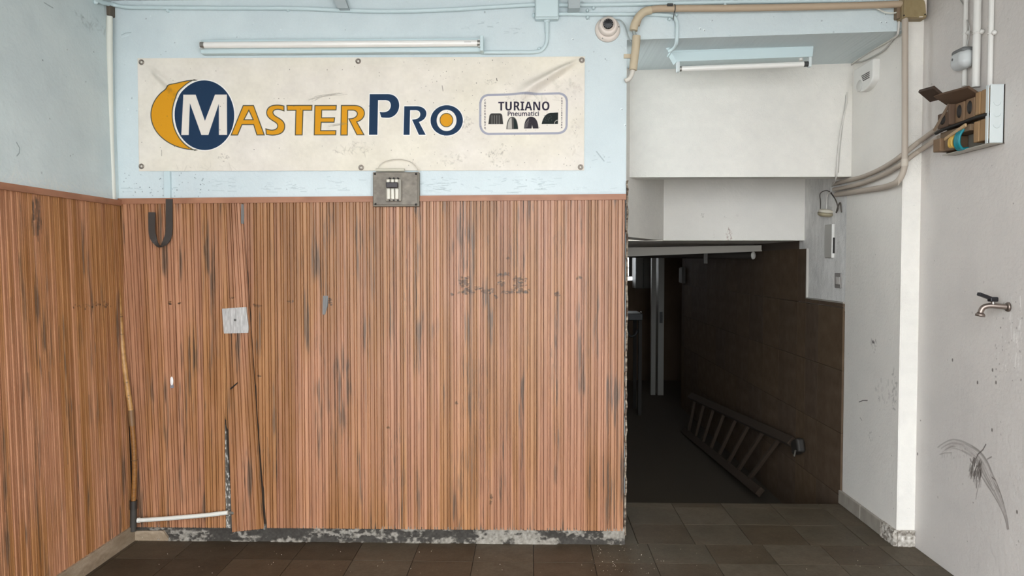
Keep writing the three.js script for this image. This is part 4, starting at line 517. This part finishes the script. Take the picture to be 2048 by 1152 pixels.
{ // cables down the passage corner, siren, hanging lamp head, plates
  const wm = mat(0xd3cfc8, 0.55), XQ = XJ - 0.008;
  const wires = [[[1799, 22, 0.012], [1797, 60, 0.01]], null];
  const clr = (a) => a.map((p) => (p.z < -0.05 ? p.setX(Math.min(p.x, XJ - 0.009)) : p));
  const c1 = tube(clr([onZ(1798, 40, 0.012), onZ(1796, 66, 0.005), onX(1784, 78, XQ), onX(1760, 92, XQ), onX(1735, 106, XQ), onX(1712, 122, XQ), onX(1697, 138, XQ), onX(1688, 158, XQ - 0.02), onZ(1694, 195, ZB + 0.01), onZ(1690, 220, ZB + 0.01), onZ(1682, 260, ZB + 0.01), onZ(1677, 300, ZB + 0.01), onZ(1673, 350, ZB + 0.014), onX(1664, 372, XQ)]), 0.0055, 160, 8);
  const bundle = grp('cable_bundle'); mesh('cable', c1, wm, bundle);
  const c2 = tube(clr([onZ(1800, 58, 0.008), onX(1788, 76, XQ), onX(1772, 97, XQ), onX(1745, 114, XQ), onX(1722, 124, XQ), onX(1703, 130, XQ), onX(1692, 150, XQ - 0.01), onX(1690, 165, XQ - 0.02), onZ(1692, 200, ZB + 0.008), onZ(1686, 240, ZB + 0.008), onZ(1680, 290, ZB + 0.008), onZ(1676, 345, ZB + 0.012)]), 0.0045, 140, 8);
  mesh('cable', c2, mat(0xb7b4ae, 0.6), bundle); put(bundle, 'two pale cables running past the siren and down the passage corner', 'cables');
  const g = grp('alarm_siren'), p0 = onX(1722, 150, XJ), p1 = onX(1758, 150, XJ), y1 = onX(1758, 120, XJ).y, y0 = onX(1745, 178, XJ).y, sm = mat(0xe2e0db, 0.45), h = y1 - y0;
  const sh = new THREE.Shape(); sh.moveTo(-0.5, 0.5); sh.lineTo(0.5, 0.5); sh.lineTo(0.5, -0.1); sh.quadraticCurveTo(0.46, -0.45, 0, -0.5); sh.quadraticCurveTo(-0.46, -0.45, -0.5, -0.1); sh.closePath();
  const w = Math.abs(p1.z - p0.z), eg = new THREE.ExtrudeGeometry(sh, { depth: 0.03, bevelEnabled: true, bevelSize: 0.03, bevelThickness: 0.008, bevelSegments: 3, curveSegments: 16 }); eg.scale(w, h, 1).rotateY(-Math.PI / 2).translate(XJ, (y0 + y1) / 2, (p0.z + p1.z) / 2);
  const body = mesh('body', eg, sm, g), xf = XJ - 0.039; for (let i = 0; i < 4; i++) { const y = lerp(y0, y1, 0.6 - i * 0.07); mesh('slot', box(xf - 0.001, xf + 0.002, y - 0.003, y + 0.002, lerp(p0.z, p1.z, 0.42 + i * 0.03), lerp(p0.z, p1.z, 0.86)), mat(0x4b4a48, 0.6), body); }
  mesh('sounder', lathe([[0, 0.01], [0.022, 0.009], [0.032, 0.003], [0.034, 0], [0, 0]], V(-1, 0, 0), V(xf + 0.002, lerp(y0, y1, 0.26), lerp(p0.z, p1.z, 0.3)), 24), mat(0xc9c7c2, 0.4), body);
  put(g, 'white wall siren with slots on the grey passage side wall', 'siren');
  const b = onX(1650, 424, XJ - 0.04), hl = grp('lamp_head'), br = mat(0xa59a80, 0.5); mesh('shell', lathe([[0, 0.04], [0.03, 0.038], [0.044, 0.03], [0.046, 0.012], [0, 0.012]], V(0.1, 1, 0.1), b.clone().add(V(0, -0.02, 0)), 28), mat(0xcfc8b8, 0.5), hl); mesh('rim', lathe([[0, -0.012], [0.03, -0.01], [0.046, 0], [0.047, 0.014], [0, 0.014]], V(0.1, 1, 0.1), b.clone().add(V(0, -0.02, 0)), 28), br, hl);
  const wd = mat(0x4d4741, 0.6); mesh('wire', tube([b.clone().add(V(0.01, 0.015, 0)), onX(1653, 405, XJ - 0.03), onX(1655, 390, XJ - 0.02), onX(1662, 384, XJ - 0.012)], 0.0035, 24, 8), wm, hl); mesh('wire', tube([b.clone().add(V(-0.03, 0.015, 0)), onX(1641, 402, XJ - 0.03), onX(1640, 388, XJ - 0.025), onX(1652, 381, XJ - 0.015), onX(1663, 386, XJ - 0.012)], 0.003, 30, 8), wd, hl); mesh('wire', tube([onX(1662, 386, XJ - 0.02), onX(1672, 402, XJ - 0.03), onX(1676, 416, XJ - 0.02), onX(1672, 426, XJ - 0.02), onX(1680, 405, XJ - 0.02), onX(1683, 425, XJ - 0.015)], 0.004, 40, 8), wd, hl);
  put(hl, 'round dusty lamp head dangling by wires from the conduit ends', 'lamp');
  const cv = grp('cover_plate'), q0 = onX(1653, 480, XJ), q1 = onX(1668, 480, XJ), yy1 = onX(1660, 449, XJ).y, yy0 = onX(1660, 516, XJ).y; const body2 = mesh('plate', rbox(XJ - 0.014, XJ, yy0, yy1, q0.z, q1.z, 0.012, 3), mat(0xb9b6b0, 0.5), cv); mesh('edge', rbox(XJ - 0.018, XJ, yy0, yy1, q1.z, q1.z + 0.008, 0.003), mat(0xd9d7d2, 0.5), cv); mesh('gap', box(XJ - 0.01, XJ, yy0 + 0.03, lerp(yy0, yy1, 0.6), q1.z + 0.008, q1.z + 0.014), mat(0x1f1c1a, 0.8), cv);
  put(cv, 'tall blank grey cover plate on the rough plaster of the passage', 'cover plate');
  const sw = grp('light_switch'), s0 = onX(1672, 560, XJ), s1 = onX(1684, 560, XJ), sy1 = onX(1678, 546, XJ).y, sy0 = onX(1678, 576, XJ).y; mesh('frame', rbox(XJ - 0.01, XJ, sy0, sy1, s0.z, Math.min(s1.z, ZJ - 0.002), 0.004), mat(0x8f8a86, 0.5), sw); for (const t of [0.3, 0.62]) mesh('rocker', rbox(XJ - 0.015, XJ - 0.008, lerp(sy0, sy1, 0.25), lerp(sy0, sy1, 0.75), lerp(s0.z, s1.z, t), lerp(s0.z, s1.z, t + 0.25), 0.002), mat(0xb9b4af, 0.5), sw);
  put(sw, 'grey double light switch on the rough plaster above the dark tiles', 'switch');
}
{ // right wall: conduits, round box, fuse box, tap
  const wp = mat(0xdedcd7, 0.45), vert = (px0, px1, y1, r, label) => { const g = grp('conduit'), x = XR - r - 0.003, zt = onX(px0, 60, x).z, zb = onX(px1, y1, x); mesh('pipe', rod(V(x, CEIL, zt), V(x, zb.y, zt), r, 16), wp, g); const c = onX(px0 + 5, 66, XR - 0.01); for (const y of [c.y]) { mesh('clip', mergeGeometries([new THREE.TorusGeometry(r + 0.001, 0.003, 6, 16).rotateX(Math.PI / 2).translate(x, y, zt), new THREE.SphereGeometry(0.011, 10, 8).translate(XR - 0.011, y, zt + r + 0.008)]), wp, g); } put(g, label, 'conduit'); };
  vert(1931, 1929, 172, 0.0105, 'thin white conduit with a round box on it above the fuse box');
  vert(1954, 1952, 174, 0.0165, 'thick white conduit in the middle of three above the fuse box');
  vert(1982, 1980, 172, 0.011, 'thin white conduit nearest the metal side of the fuse box');
  const g = grp('round_junction_box'), c = onX(1923, 120, XR - 0.04), bm = mat(0xc3c6c6, 0.4); mesh('body', new RoundedBoxGeometry(0.07, 0.088, 0.12, 6, 0.034).translate(XR - 0.036, c.y, c.z), bm, g); mesh('top_collar', new RoundedBoxGeometry(0.06, 0.03, 0.1, 4, 0.014).translate(XR - 0.034, c.y + 0.036, c.z), mat(0x6f7070, 0.5), g); mesh('screw', lathe([[0, 0.003], [0.006, 0.002], [0.007, 0], [0, 0]], V(-1, 0, 0), V(XR - 0.07, c.y + 0.006, c.z - 0.02), 12), mat(0x5b5c5c, 0.4), g);
  put(g, 'rounded grey junction box on the thin conduit above the fuse box', 'junction box');
  put(mesh('wire', tube([onX(1934, 40, XR - 0.028), onX(1939, 56, XR - 0.03), onX(1938, 72, XR - 0.03), onX(1934, 88, XR - 0.035), onX(1930, 101, XR - 0.04)], 0.0028, 40, 8), mat(0xa9a8a4, 0.5)), 'thin wire curling down to the rounded junction box', 'wire');
  put(mesh('wire', tube([onX(1919, -8, XR - 0.006), onX(1921, 0, XR - 0.006), onX(1926, 8, XR - 0.01), onX(1928, 14, XR - 0.02)], 0.0025, 24, 8), mat(0xa9a8a4, 0.5)), 'short thin wire behind the thin white conduit near the ceiling', 'wire');
}
{ // open fuse box: galvanised case, two rows of brown holders, torn cover
  const g = grp('fuse_box'), galv = mat(0xd5dcdc, 0.42, { metalness: 0.25 }), XF = XR - 0.062, n0 = onX(2011, 168, XR), n1 = onX(2011, 286, XR), zN = n0.z, yT = n0.y, yB = n1.y, zF = onX(1884, 300, XF).z, H2 = yT - yB;
  mesh('back_panel', box(XR - 0.006, XR, yB, yT, zF, zN), mat(0x8f8a80, 0.7), g);
  mesh('near_side', rbox(XF, XR, yB, yT, zN - 0.004, zN, 0.0015), galv, g); mesh('edge_flange', rbox(XF - 0.008, XF - 0.004, yB + 0.002, yT - 0.002, zN - 0.02, zN - 0.002, 0.001), galv, g);
  mesh('bottom_side', rbox(XF, XR, yB, yB + 0.004, zF, zN, 0.001), mat(0xb9b4aa, 0.5), g); mesh('far_side', rbox(XF + 0.02, XR, yB, yT - 0.05, zF, zF + 0.004, 0.001), mat(0x8b857b, 0.6), g);
  for (let i = 0; i < 3; i++) { const y = lerp(yT, yB, 0.3 + i * 0.19); mesh('knockout', new THREE.TorusGeometry(0.015, 0.0018, 6, 18, Math.PI).rotateZ(Math.PI).translate(XF + 0.03, y, zN + 0.0005), galv, g); }
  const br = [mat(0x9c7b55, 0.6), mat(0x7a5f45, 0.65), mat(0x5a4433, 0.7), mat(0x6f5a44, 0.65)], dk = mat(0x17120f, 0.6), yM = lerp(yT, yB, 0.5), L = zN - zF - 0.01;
  // upper row: two tan cheeks, then three holders standing out further, solid dark ovals painting the shade of their holes
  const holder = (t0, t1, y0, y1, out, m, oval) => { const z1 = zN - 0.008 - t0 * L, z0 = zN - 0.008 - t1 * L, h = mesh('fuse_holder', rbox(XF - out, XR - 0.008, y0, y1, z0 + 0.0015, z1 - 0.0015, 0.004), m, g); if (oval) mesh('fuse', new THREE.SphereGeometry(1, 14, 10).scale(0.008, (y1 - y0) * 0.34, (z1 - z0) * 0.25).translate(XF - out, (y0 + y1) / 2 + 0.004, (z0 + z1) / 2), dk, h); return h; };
  holder(0, 0.17, yM + 0.012, yT - 0.012, 0.0, br[0]); holder(0.17, 0.27, yM + 0.012, yT - 0.014, 0.004, br[0]);
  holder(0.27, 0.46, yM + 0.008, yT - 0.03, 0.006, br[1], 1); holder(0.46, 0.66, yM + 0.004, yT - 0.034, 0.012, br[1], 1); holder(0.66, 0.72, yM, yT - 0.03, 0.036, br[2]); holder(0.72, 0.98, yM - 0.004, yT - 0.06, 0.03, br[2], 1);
  mesh('gap_cable', tube([V(XF - 0.004, yM, zN - 0.01), V(XF - 0.006, yM + 0.001, zN - 0.11), V(XF - 0.016, yM - 0.006, zN - 0.2), V(XF - 0.03, yM - 0.014, zF + 0.06), V(XF - 0.03, yM - 0.02, zF)], 0.008, 40, 8), dk, g);
  // lower row
  holder(0, 0.18, yB + 0.02, yM - 0.012, 0.0, br[0]); holder(0.18, 0.3, yB + 0.02, yM - 0.014, 0.003, br[0]); holder(0.3, 0.98, yM - 0.05, yM - 0.02, 0.016, br[3]);
  for (const [a, b, o, m] of [[0.66, 0.8, 0.03, 3], [0.82, 1.0, 0.045, 1]]) holder(a, b, yB + 0.014, yM - 0.052, o, br[m]);
  mesh('wire_strip', bar(V(XF - 0.03, yM - 0.062, zF + 0.08), V(XF - 0.022, yM - 0.022, zN - 0.14), 0.01, 0.016), mat(0xb79a74, 0.6), g);
  const teal = mat(0x14808c, 0.45), yel = mat(0xc9a44c, 0.5); for (let i = 0; i < 4; i++) { const z = zN - 0.165 - i * 0.011; mesh('teal_wire', tube([V(XF - 0.01, yM - 0.03, z), V(XF - 0.03, yM - 0.06, z - 0.004), V(XF - 0.03, yM - 0.1, z - 0.01), V(XF - 0.01, yB + 0.006, z - 0.02), V(XF + 0.02, yB + 0.01, z - 0.03)], 0.0062, 30, 8), teal, g); }
  for (let i = 0; i < 3; i++) { const z = zN - 0.222 - i * 0.011; mesh('yellow_wire', tube([V(XF - 0.012, yM - 0.05, z), V(XF - 0.034, yM - 0.07, z - 0.002), V(XF - 0.032, yM - 0.1, z - 0.006), V(XF - 0.01, yB + 0.022, z - 0.01)], 0.0062, 24, 8), yel, g); }
  // cover panels hanging open above
  mesh('torn_cover', bar(V(XF + 0.004, yT - 0.012, zN - 0.105), V(XF - 0.03, yT - 0.004, zF + 0.05), 0.012, 0.1, V(1, -0.55, 0)), br[2], g);
  mesh('torn_cover', new RoundedBoxGeometry(0.085, 0.016, 0.09, 2, 0.004).rotateZ(-0.55).rotateY(0.3).translate(XF - 0.078, yT + 0.03, zF + 0.05), mat(0x3f2f25, 0.5), g);
  mesh('cover_stay', bar(V(XF - 0.05, yM - 0.01, zF + 0.02), V(XF - 0.03, yT - 0.03, zF + 0.11), 0.012, 0.006), mat(0x7d6a58, 0.6), g);
  put(g, 'open fuse box with brown holders and teal wires on the right wall', 'fuse box');
}
{ // tap
  const g = grp('tap'), brass = mat(0x8d8078, 0.35, { metalness: 0.85 }), P = (x, y, o) => onX(x, y, XR).setX(XR - o);
  const w = onX(2018, 614, XR), z = w.z, y = w.y, at = (o, dy, dz = 0) => V(XR - o, y + dy, z + dz);
  // the tap stands out from the wall toward the room and a little back
  mesh('flange', lathe([[0, 0.012], [0.017, 0.012], [0.0205, 0.006], [0.0205, 0], [0, 0]], V(-1, 0, -0.15), at(0, 0), 24), brass, g);
  mesh('body', tube([at(0.004, 0), at(0.04, 0.003, -0.008), at(0.075, 0.004, -0.018), at(0.094, -0.004, -0.024), at(0.102, -0.02, -0.026), at(0.104, -0.03, -0.026)], 0.0115, 40, 16), brass, g);
  mesh('spout_lip', lathe([[0, 0.008], [0.013, 0.008], [0.019, 0], [0.019, -0.008], [0.012, -0.009], [0, -0.004]], V(0.18, 1, 0), at(0.104, -0.034, -0.026), 20), brass, g);
  mesh('stem', rod(at(0.06, 0.006, -0.012), at(0.06, 0.026, -0.012), 0.008, 12), capMetal, g);
  const blk = mat(0x17151a, 0.4), h = mesh('handle', mergeGeometries([rbox(-0.02, 0.018, 0, 0.02, -0.012, 0.012, 0.005), bar(V(-0.012, 0.014, 0), V(-0.072, 0.034, 0), 0.014, 0.018)]), blk, g); h.position.copy(at(0.06, 0.022, -0.012)); h.rotation.y = 0.2;
  put(g, 'brass tap with a black lever on the right wall', 'tap');
}
// ---------------------------------------------------------------- things on the panelled wall
{ // three-pole switch on a grey plate
  const g = grp('switch_panel'), a = onZ(746, 413, 0.04), b = onZ(838, 344, 0.04), pt = paint(256, 256, [0, 1, 0, 1], (u, v) => { const n = (fbm(u * 9, v * 9, 181, 4) - 0.5) * 46; return [118 + n, 110 + n, 99 + n * 0.9]; }), pm = mat(0xffffff, 0.5, { map: pt, metalness: 0.2 }), iv = mat(0xd9d4c6, 0.4), X = (px) => onZ(px, 380, 0.05).x, Y = (py) => onZ(790, py, 0.05).y;
  mesh('case', rbox(a.x, b.x, a.y, b.y, 0.0, 0.04, 0.003), mat(0x7b7468, 0.6), g); mesh('plate', planarUV(rbox(a.x + 0.003, b.x - 0.008, a.y + 0.008, b.y - 0.003, 0.04, 0.045, 0.002), 'x', 'y', [a.x, b.x, a.y, b.y]), pm, g);
  const sw = mesh('switch_body', rbox(X(771), X(803.5), Y(403), Y(358), 0.045, 0.062, 0.012, 3), mat(0x9b958a, 0.5), g);
  for (let i = 0; i < 3; i++) { const cx = X(778.5 + i * 8.3); mesh('pole', rbox(cx - 0.009, cx + 0.009, Y(399.5), Y(377.5), 0.06, 0.076, 0.005), iv, sw); mesh('pole_top', rbox(cx - 0.008, cx + 0.008, Y(366.5), Y(359.5), 0.06, 0.08, 0.004), iv, sw); for (const py of [357, 401]) mesh('terminal', rod(V(cx + 0.004, Y(py), 0.05), V(cx + 0.004, Y(py), 0.064), 0.005, 8), mat(0x1c1712, 0.6), sw); }
  mesh('lever', rbox(X(774.5), X(798), Y(376.8), Y(366), 0.066, 0.09, 0.004), mat(0x2c2226, 0.45), sw);
  for (const [px, py] of [[750, 348], [832, 348], [751, 408], [832, 409]]) { const p = onZ(px, py, 0.045); mesh('screw', lathe([[0, 0.003], [0.005, 0.002], [0.006, 0], [0, 0]], V(0, 0, 1), p, 10), mat(0x1e1a16, 0.6), g); }
  mesh('top_tube', rod(onZ(752, 340, 0.03), onZ(809, 340, 0.03), 0.0085), mat(0xc9c3b2, 0.5), g);
  put(g, 'grey metal plate with a three-pole switch below the banner', 'switch');
  put(mesh('hanging_cord', tube([onZ(755, 343, 0.028), onZ(760, 330, 0.03), onZ(770, 323, 0.03), onZ(795, 318.5, 0.03), onZ(820, 323, 0.03), onZ(833, 334, 0.03), onZ(839, 345, 0.028)], 0.0022, 50, 8), mat(0xcbc2b4, 0.6)), 'pale thin cord looping over the switch plate', 'cord');
}
{ // strap hook with its painted bar
  const g = grp('strap_hook'), black = mat(0x39322d, 0.6), Z = 0.02;
  const p0 = onZ(330, 343, 0.004), p1 = onZ(343, 398, 0.004); mesh('painted_bar', rbox(p0.x, p1.x, p1.y, p0.y, 0, 0.02, 0.002), mat(0xc6d6da, 0.5), g);
  const path = [[337, 398], [337, 430], [337, 455], [335, 474], [329, 487], [321, 493], [314, 484], [309, 468], [308, 450], [308, 425]].map(([a, b]) => onZ(a, b, 0.034)); path.forEach((p, i) => { p.z = 0.026 + 0.03 * sstep(2, 7, i); });
  const cv = new THREE.CatmullRomCurve3(path, false, 'centripetal'), N = 60, pos = [], W = 0.018, T = 0.0025, idx = [];
  for (let i = 0; i <= N; i++) { const p = cv.getPointAt(i / N), tg = cv.getTangentAt(i / N), tw = Math.PI * sstep(0.3, 0.85, i / N) * 0; const nrm = V(-tg.y, tg.x, 0).normalize(), flatT = 1 - 0.72 * Math.exp(-(((i / N - 0.6) / 0.07) ** 2)); for (const [s, d] of [[-1, -1], [1, -1], [1, 1], [-1, 1]]) { const q = p.clone().addScaledVector(nrm, s * W * flatT).add(V(0, 0, d * T + (1 - flatT) * s * 0.012)); pos.push(q.x, q.y, q.z); } if (i) for (let k = 0; k < 4; k++) { const a = (i - 1) * 4 + k, b = (i - 1) * 4 + (k + 1) % 4, c = i * 4 + k, d = i * 4 + (k + 1) % 4; idx.push(a, b, d, a, d, c); } }
  idx.push(0, 2, 1, 0, 3, 2, N * 4, N * 4 + 1, N * 4 + 2, N * 4, N * 4 + 2, N * 4 + 3);
  let sg = new THREE.BufferGeometry(); sg.setAttribute('position', new THREE.Float32BufferAttribute(pos, 3)); sg.setIndex(idx); sg = sg.toNonIndexed(); sg.computeVertexNormals(); mesh('strap', sg, black, g);
  put(g, 'black hook of bent strap hanging from a pale bar below the banner', 'hook');
}
{ // corner pipe: white painted above, bare below
  const g = grp('corner_pipe'), top = mat(0xdcdcd2, 0.55), Z = 0.05, P = (a) => a.map(([x, y]) => onZ(x, y, Z)), bt = paint(64, 512, [0, 1, 0, 1], (u, v) => { const n = (fbm(u * 4, v * 60, 191, 4) - 0.5) * 60; return [172 + n, 128 + n * 0.9, 76 + n * 0.7]; }, (ctx) => { for (let i = 0; i < 26; i++) { ctx.globalAlpha = rr(0.3, 0.8); ctx.fillStyle = '#4a3a26'; ctx.fillRect(rnd() * 64, rnd() * 512, rr(3, 14), rr(1, 3)); } }), low = mat(0xffffff, 0.45, { map: bt });
  mesh('painted_length', tube(P([[219, 33], [219, 100], [220, 200], [222, 300], [225, 380], [226, 424]]), 0.0155, 60, 14), top, g);
  const lowG = tube(P([[226, 418], [229, 480], [233, 545], [238, 610], [243, 675], [250, 740], [257, 790], [262, 822]]), 0.0135, 60, 14); { const uv = lowG.attributes.uv; for (let i = 0; i < uv.count; i++) uv.setXY(i, uv.getY(i), uv.getX(i)); } mesh('bare_length', lowG, low, g);
  const lowH = tube(P([[264, 848], [267, 880], [269, 930], [268.5, 970], [267, 1006]]), 0.0125, 40, 14); { const uv = lowH.attributes.uv; for (let i = 0; i < uv.count; i++) uv.setXY(i, uv.getY(i), uv.getX(i)); } mesh('bare_length', lowH, mat(0xc9b694, 0.5, { map: bt }), g);
  mesh('coupling', tube(P([[262, 820], [263, 835], [264.5, 851]]), 0.0155, 10, 14), mat(0x7b5b3c, 0.5), g);
  for (const [x, y] of [[232, 542], [239.5, 633], [242, 668], [268.5, 920]]) { const p = onZ(x, y, Z); mesh('joint_ring', new THREE.TorusGeometry(0.0137, 0.002, 8, 18).rotateX(Math.PI / 2).translate(p.x, p.y, p.z), mat(0x6e5236, 0.6), g); }
  mesh('foot_coupling', rod(onZ(267, 1018, Z), onZ(267, 1001, Z), 0.0195, 16), mat(0x2d2823, 0.5), g); mesh('foot_pipe', rod(onZ(266.5, 1062, Z), onZ(267, 1016, Z), 0.016, 14), mat(0x3a3630, 0.7), g);
  for (const [x, y] of [[219, 60], [222, 300], [250, 740]]) { const p = onZ(x, y, 0.02); mesh('spacer', box(p.x - 0.006, p.x + 0.006, p.y - 0.008, p.y + 0.008, 0, Z), mat(0x8b8a80, 0.7), g); }
  put(g, 'thin corner pipe, white above the panelling rail and bare brown below', 'pipe');
  const bp = onZ(221, 20, 0.03); put(mesh('dark_recess_block', rbox(bp.x - 0.013, bp.x + 0.009, bp.y - 0.032, CEIL - 0.03, 0, 0.05, 0.004), mat(0x5f554a, 0.8)), 'dark brown block in place of the shaded recess above the white corner pipe', 'recess block');  // solid block stands in for a narrow recess, its shade put into the colour
  const w = grp('floor_pipe'), wp = tube([[277, 1040.5], [320, 1038], [370, 1034], [415, 1030], [456, 1025]].map(([a, b]) => onZ(a, b, 0.045)), 0.0115, 50, 14); mesh('pipe', wp, mat(0xdbd9d0, 0.5), w); mesh('collar', rod(onZ(275.5, 1040.5, 0.045), onZ(280, 1040.5, 0.045), 0.014), mat(0xdbd9d0, 0.5), w); mesh('end_fitting', rod(onZ(455, 1025, 0.04), onZ(466, 1026, 0.02), 0.009), mat(0x6a655d, 0.6), w);
  const sp = onZ(430, 1028, 0.03); mesh('clip', box(sp.x - 0.006, sp.x + 0.006, sp.y - 0.01, sp.y + 0.01, 0.008, 0.045), mat(0x6a655d, 0.6), w); put(w, 'white pipe running low across the foot of the panelling', 'pipe');
}
{ // metal patches and plates on the boards
  const at = paint(256, 256, [0, 1, 0, 1], (u, v) => { const n = (fbm(u * 30, v * 5, 201, 4) - 0.5) * 60; return [190 + n, 190 + n, 188 + n]; }, (ctx) => { for (const x of [78, 128, 172]) { ctx.fillStyle = '#77736e'; ctx.globalAlpha = 0.6; ctx.fillRect(x, 6, 3, 244); } ctx.globalAlpha = 1; }), am = mat(0xffffff, 0.4, { map: at, metalness: 0.5 });
  const patch = (pts, z, label, name = 'metal_patch', m = am, extra) => { const P = pts.map(([a, b]) => onZ(a, b, z)), g = prism(P, V(0, 0, -0.006)), xs = P.map((p) => p.x), ys = P.map((p) => p.y); const o = mesh(name, planarUV(g, 'x', 'y', [Math.min(...xs), Math.max(...xs), Math.min(...ys), Math.max(...ys)]), m); if (extra) extra(o); put(o, label, name.split('_').pop()); };
  { const g = grp('metal_patch'), P = [[448, 667], [496, 666], [497, 656], [492, 614], [444, 617.5], [447, 661]].map(([a, b]) => onZ(a, b, 0.028)); const xs = P.map((p) => p.x), ys = P.map((p) => p.y); mesh('sheet', planarUV(prism(P, V(0, 0, -0.012)), 'x', 'y', [Math.min(...xs), Math.max(...xs), Math.min(...ys), Math.max(...ys)]), am, g); const c = onZ(470, 640, 0.028); mesh('rivet', lathe([[0, 0.004], [0.005, 0.003], [0.0065, 0], [0, 0]], V(0, 0, 1), c, 14), mat(0x4c4a48, 0.5), g); put(g, 'square sheet metal patch riveted to the loose boards', 'patch'); }
  const am2 = mat(0x9a9a9a, 0.5, { map: at, metalness: 0.4 });
  patch([[645, 629], [650, 629.5], [655, 612], [656, 591.5], [646, 591.5]], 0.018, 'narrow grey metal sliver in a hole of the boards right of the square patch', 'metal_patch', am2);
  patch([[482, 447], [487, 448], [488, 430], [487, 409], [482.5, 408]], 0.018, 'thin grey metal strip at the top of the split in the boards', 'metal_patch', am2);
  patch([[340, 776], [347, 776], [347, 769], [341, 769]], 0.016, 'tiny grey patch under the white chip on the boards', 'grey_chip', mat(0x7b7d86, 0.5));
  { const s = onZ(343.5, 762, 0.016); put(mesh('white_chip', new THREE.SphereGeometry(1, 14, 10).scale(0.009, 0.024, 0.004).translate(s.x, s.y, 0.0165), mat(0xe9e6e4, 0.6)), 'white oval chip stuck on the boards low by the corner', 'chip'); }
  { const s = [[459, 778], [462, 779], [475, 767], [474.5, 764.5]].map(([a, b]) => onZ(a, b, 0.0242)); put(mesh('dark_slot', prism(s, V(0, 0, -0.004)), mat(0x14100d, 0.9)), 'short black slanted gash in the loose boards', 'gash'); }
  { const s = [[457, 1005], [468, 1090], [485, 1092], [495, 1064], [466, 1060], [463, 1000], [455, 900], [453, 850]]; const q = [[452, 1056], [466, 1056], [463, 1000], [458, 950], [455, 900], [451, 850], [450, 860], [450.5, 950]].map(([a, b]) => onZ(a, b, 0.009)); const t = paint(64, 512, [0, 1, 0, 1], (u, v) => { const n = fbm(u * 7, v * 40, 211, 4); return n < 0.54 ? [66 + n * 40, 62 + n * 40, 56 + n * 40] : mixc([100, 96, 88], [205, 200, 193], (n - 0.54) * 4); }); const xs = q.map((p) => p.x), ys = q.map((p) => p.y); mesh('exposed_plaster', planarUV(prism(q, V(0, 0, -0.008)), 'x', 'y', [Math.min(...xs), Math.max(...xs), Math.min(...ys), Math.max(...ys)]), mat(0xffffff, 0.9, { map: t }), wallBack); }
}
{ // ends of ceiling channels that reach the wall top
  const m = mat(0xaeb6b8, 0.5, { metalness: 0.3 }); const mk = (pts, z, d, label) => { const g = grp('ceiling_channel'); mesh('web', prism(pts.map(([a, b]) => onZ(a, b, z)), V(0, 0, -d)), m, g); const f = pts.map(([a, b]) => onZ(a, b, z + 0.004)); mesh('flange', prism([f[0], f[1], f[1].clone().add(V(0, 0.008, 0)), f[0].clone().add(V(0, 0.008, 0))], V(0, 0, -d)), m, g); put(g, label, 'bracket'); };
  mk([[676, 16], [696, 16], [688, -8], [662, -8]], 0.06, 0.05, 'slanted grey metal bracket at the ceiling above the banner');
  mk([[1137, 16.5], [1160, 16], [1160, -8], [1137, -8]], 0.09, 0.08, 'upright grey metal bracket between the junction box and the camera');
}
{ // crumbs of plaster by the wall foot
  const g = new THREE.IcosahedronGeometry(1, 0), n = 110, im = new THREE.InstancedMesh(g, mat(0xb0a898, 0.9), n), M = new THREE.Matrix4(), q = new THREE.Quaternion(), e = new THREE.Euler();
  for (let i = 0; i < n; i++) { const k = rnd(), px = k < 0.4 ? rr(1180, 1330) : rr(300, 1760), py = k < 0.4 ? rr(1090, 1150) : rr(1096, 1150), p = onY(px, py, 0.001), s = rr(0.0008, 0.0022); e.set(rnd() * 6, rnd() * 6, rnd() * 6); M.compose(p, q.setFromEuler(e), V(s * 1.4, s * 0.8, s)); im.setMatrixAt(i, M); }
  im.name = 'plaster_crumbs'; im.castShadow = im.receiveShadow = true; im.userData = { kind: 'stuff', label: 'small pale plaster crumbs scattered on the floor tiles', category: 'crumbs' }; scene.add(im);
}
renderer.render(scene, camera);
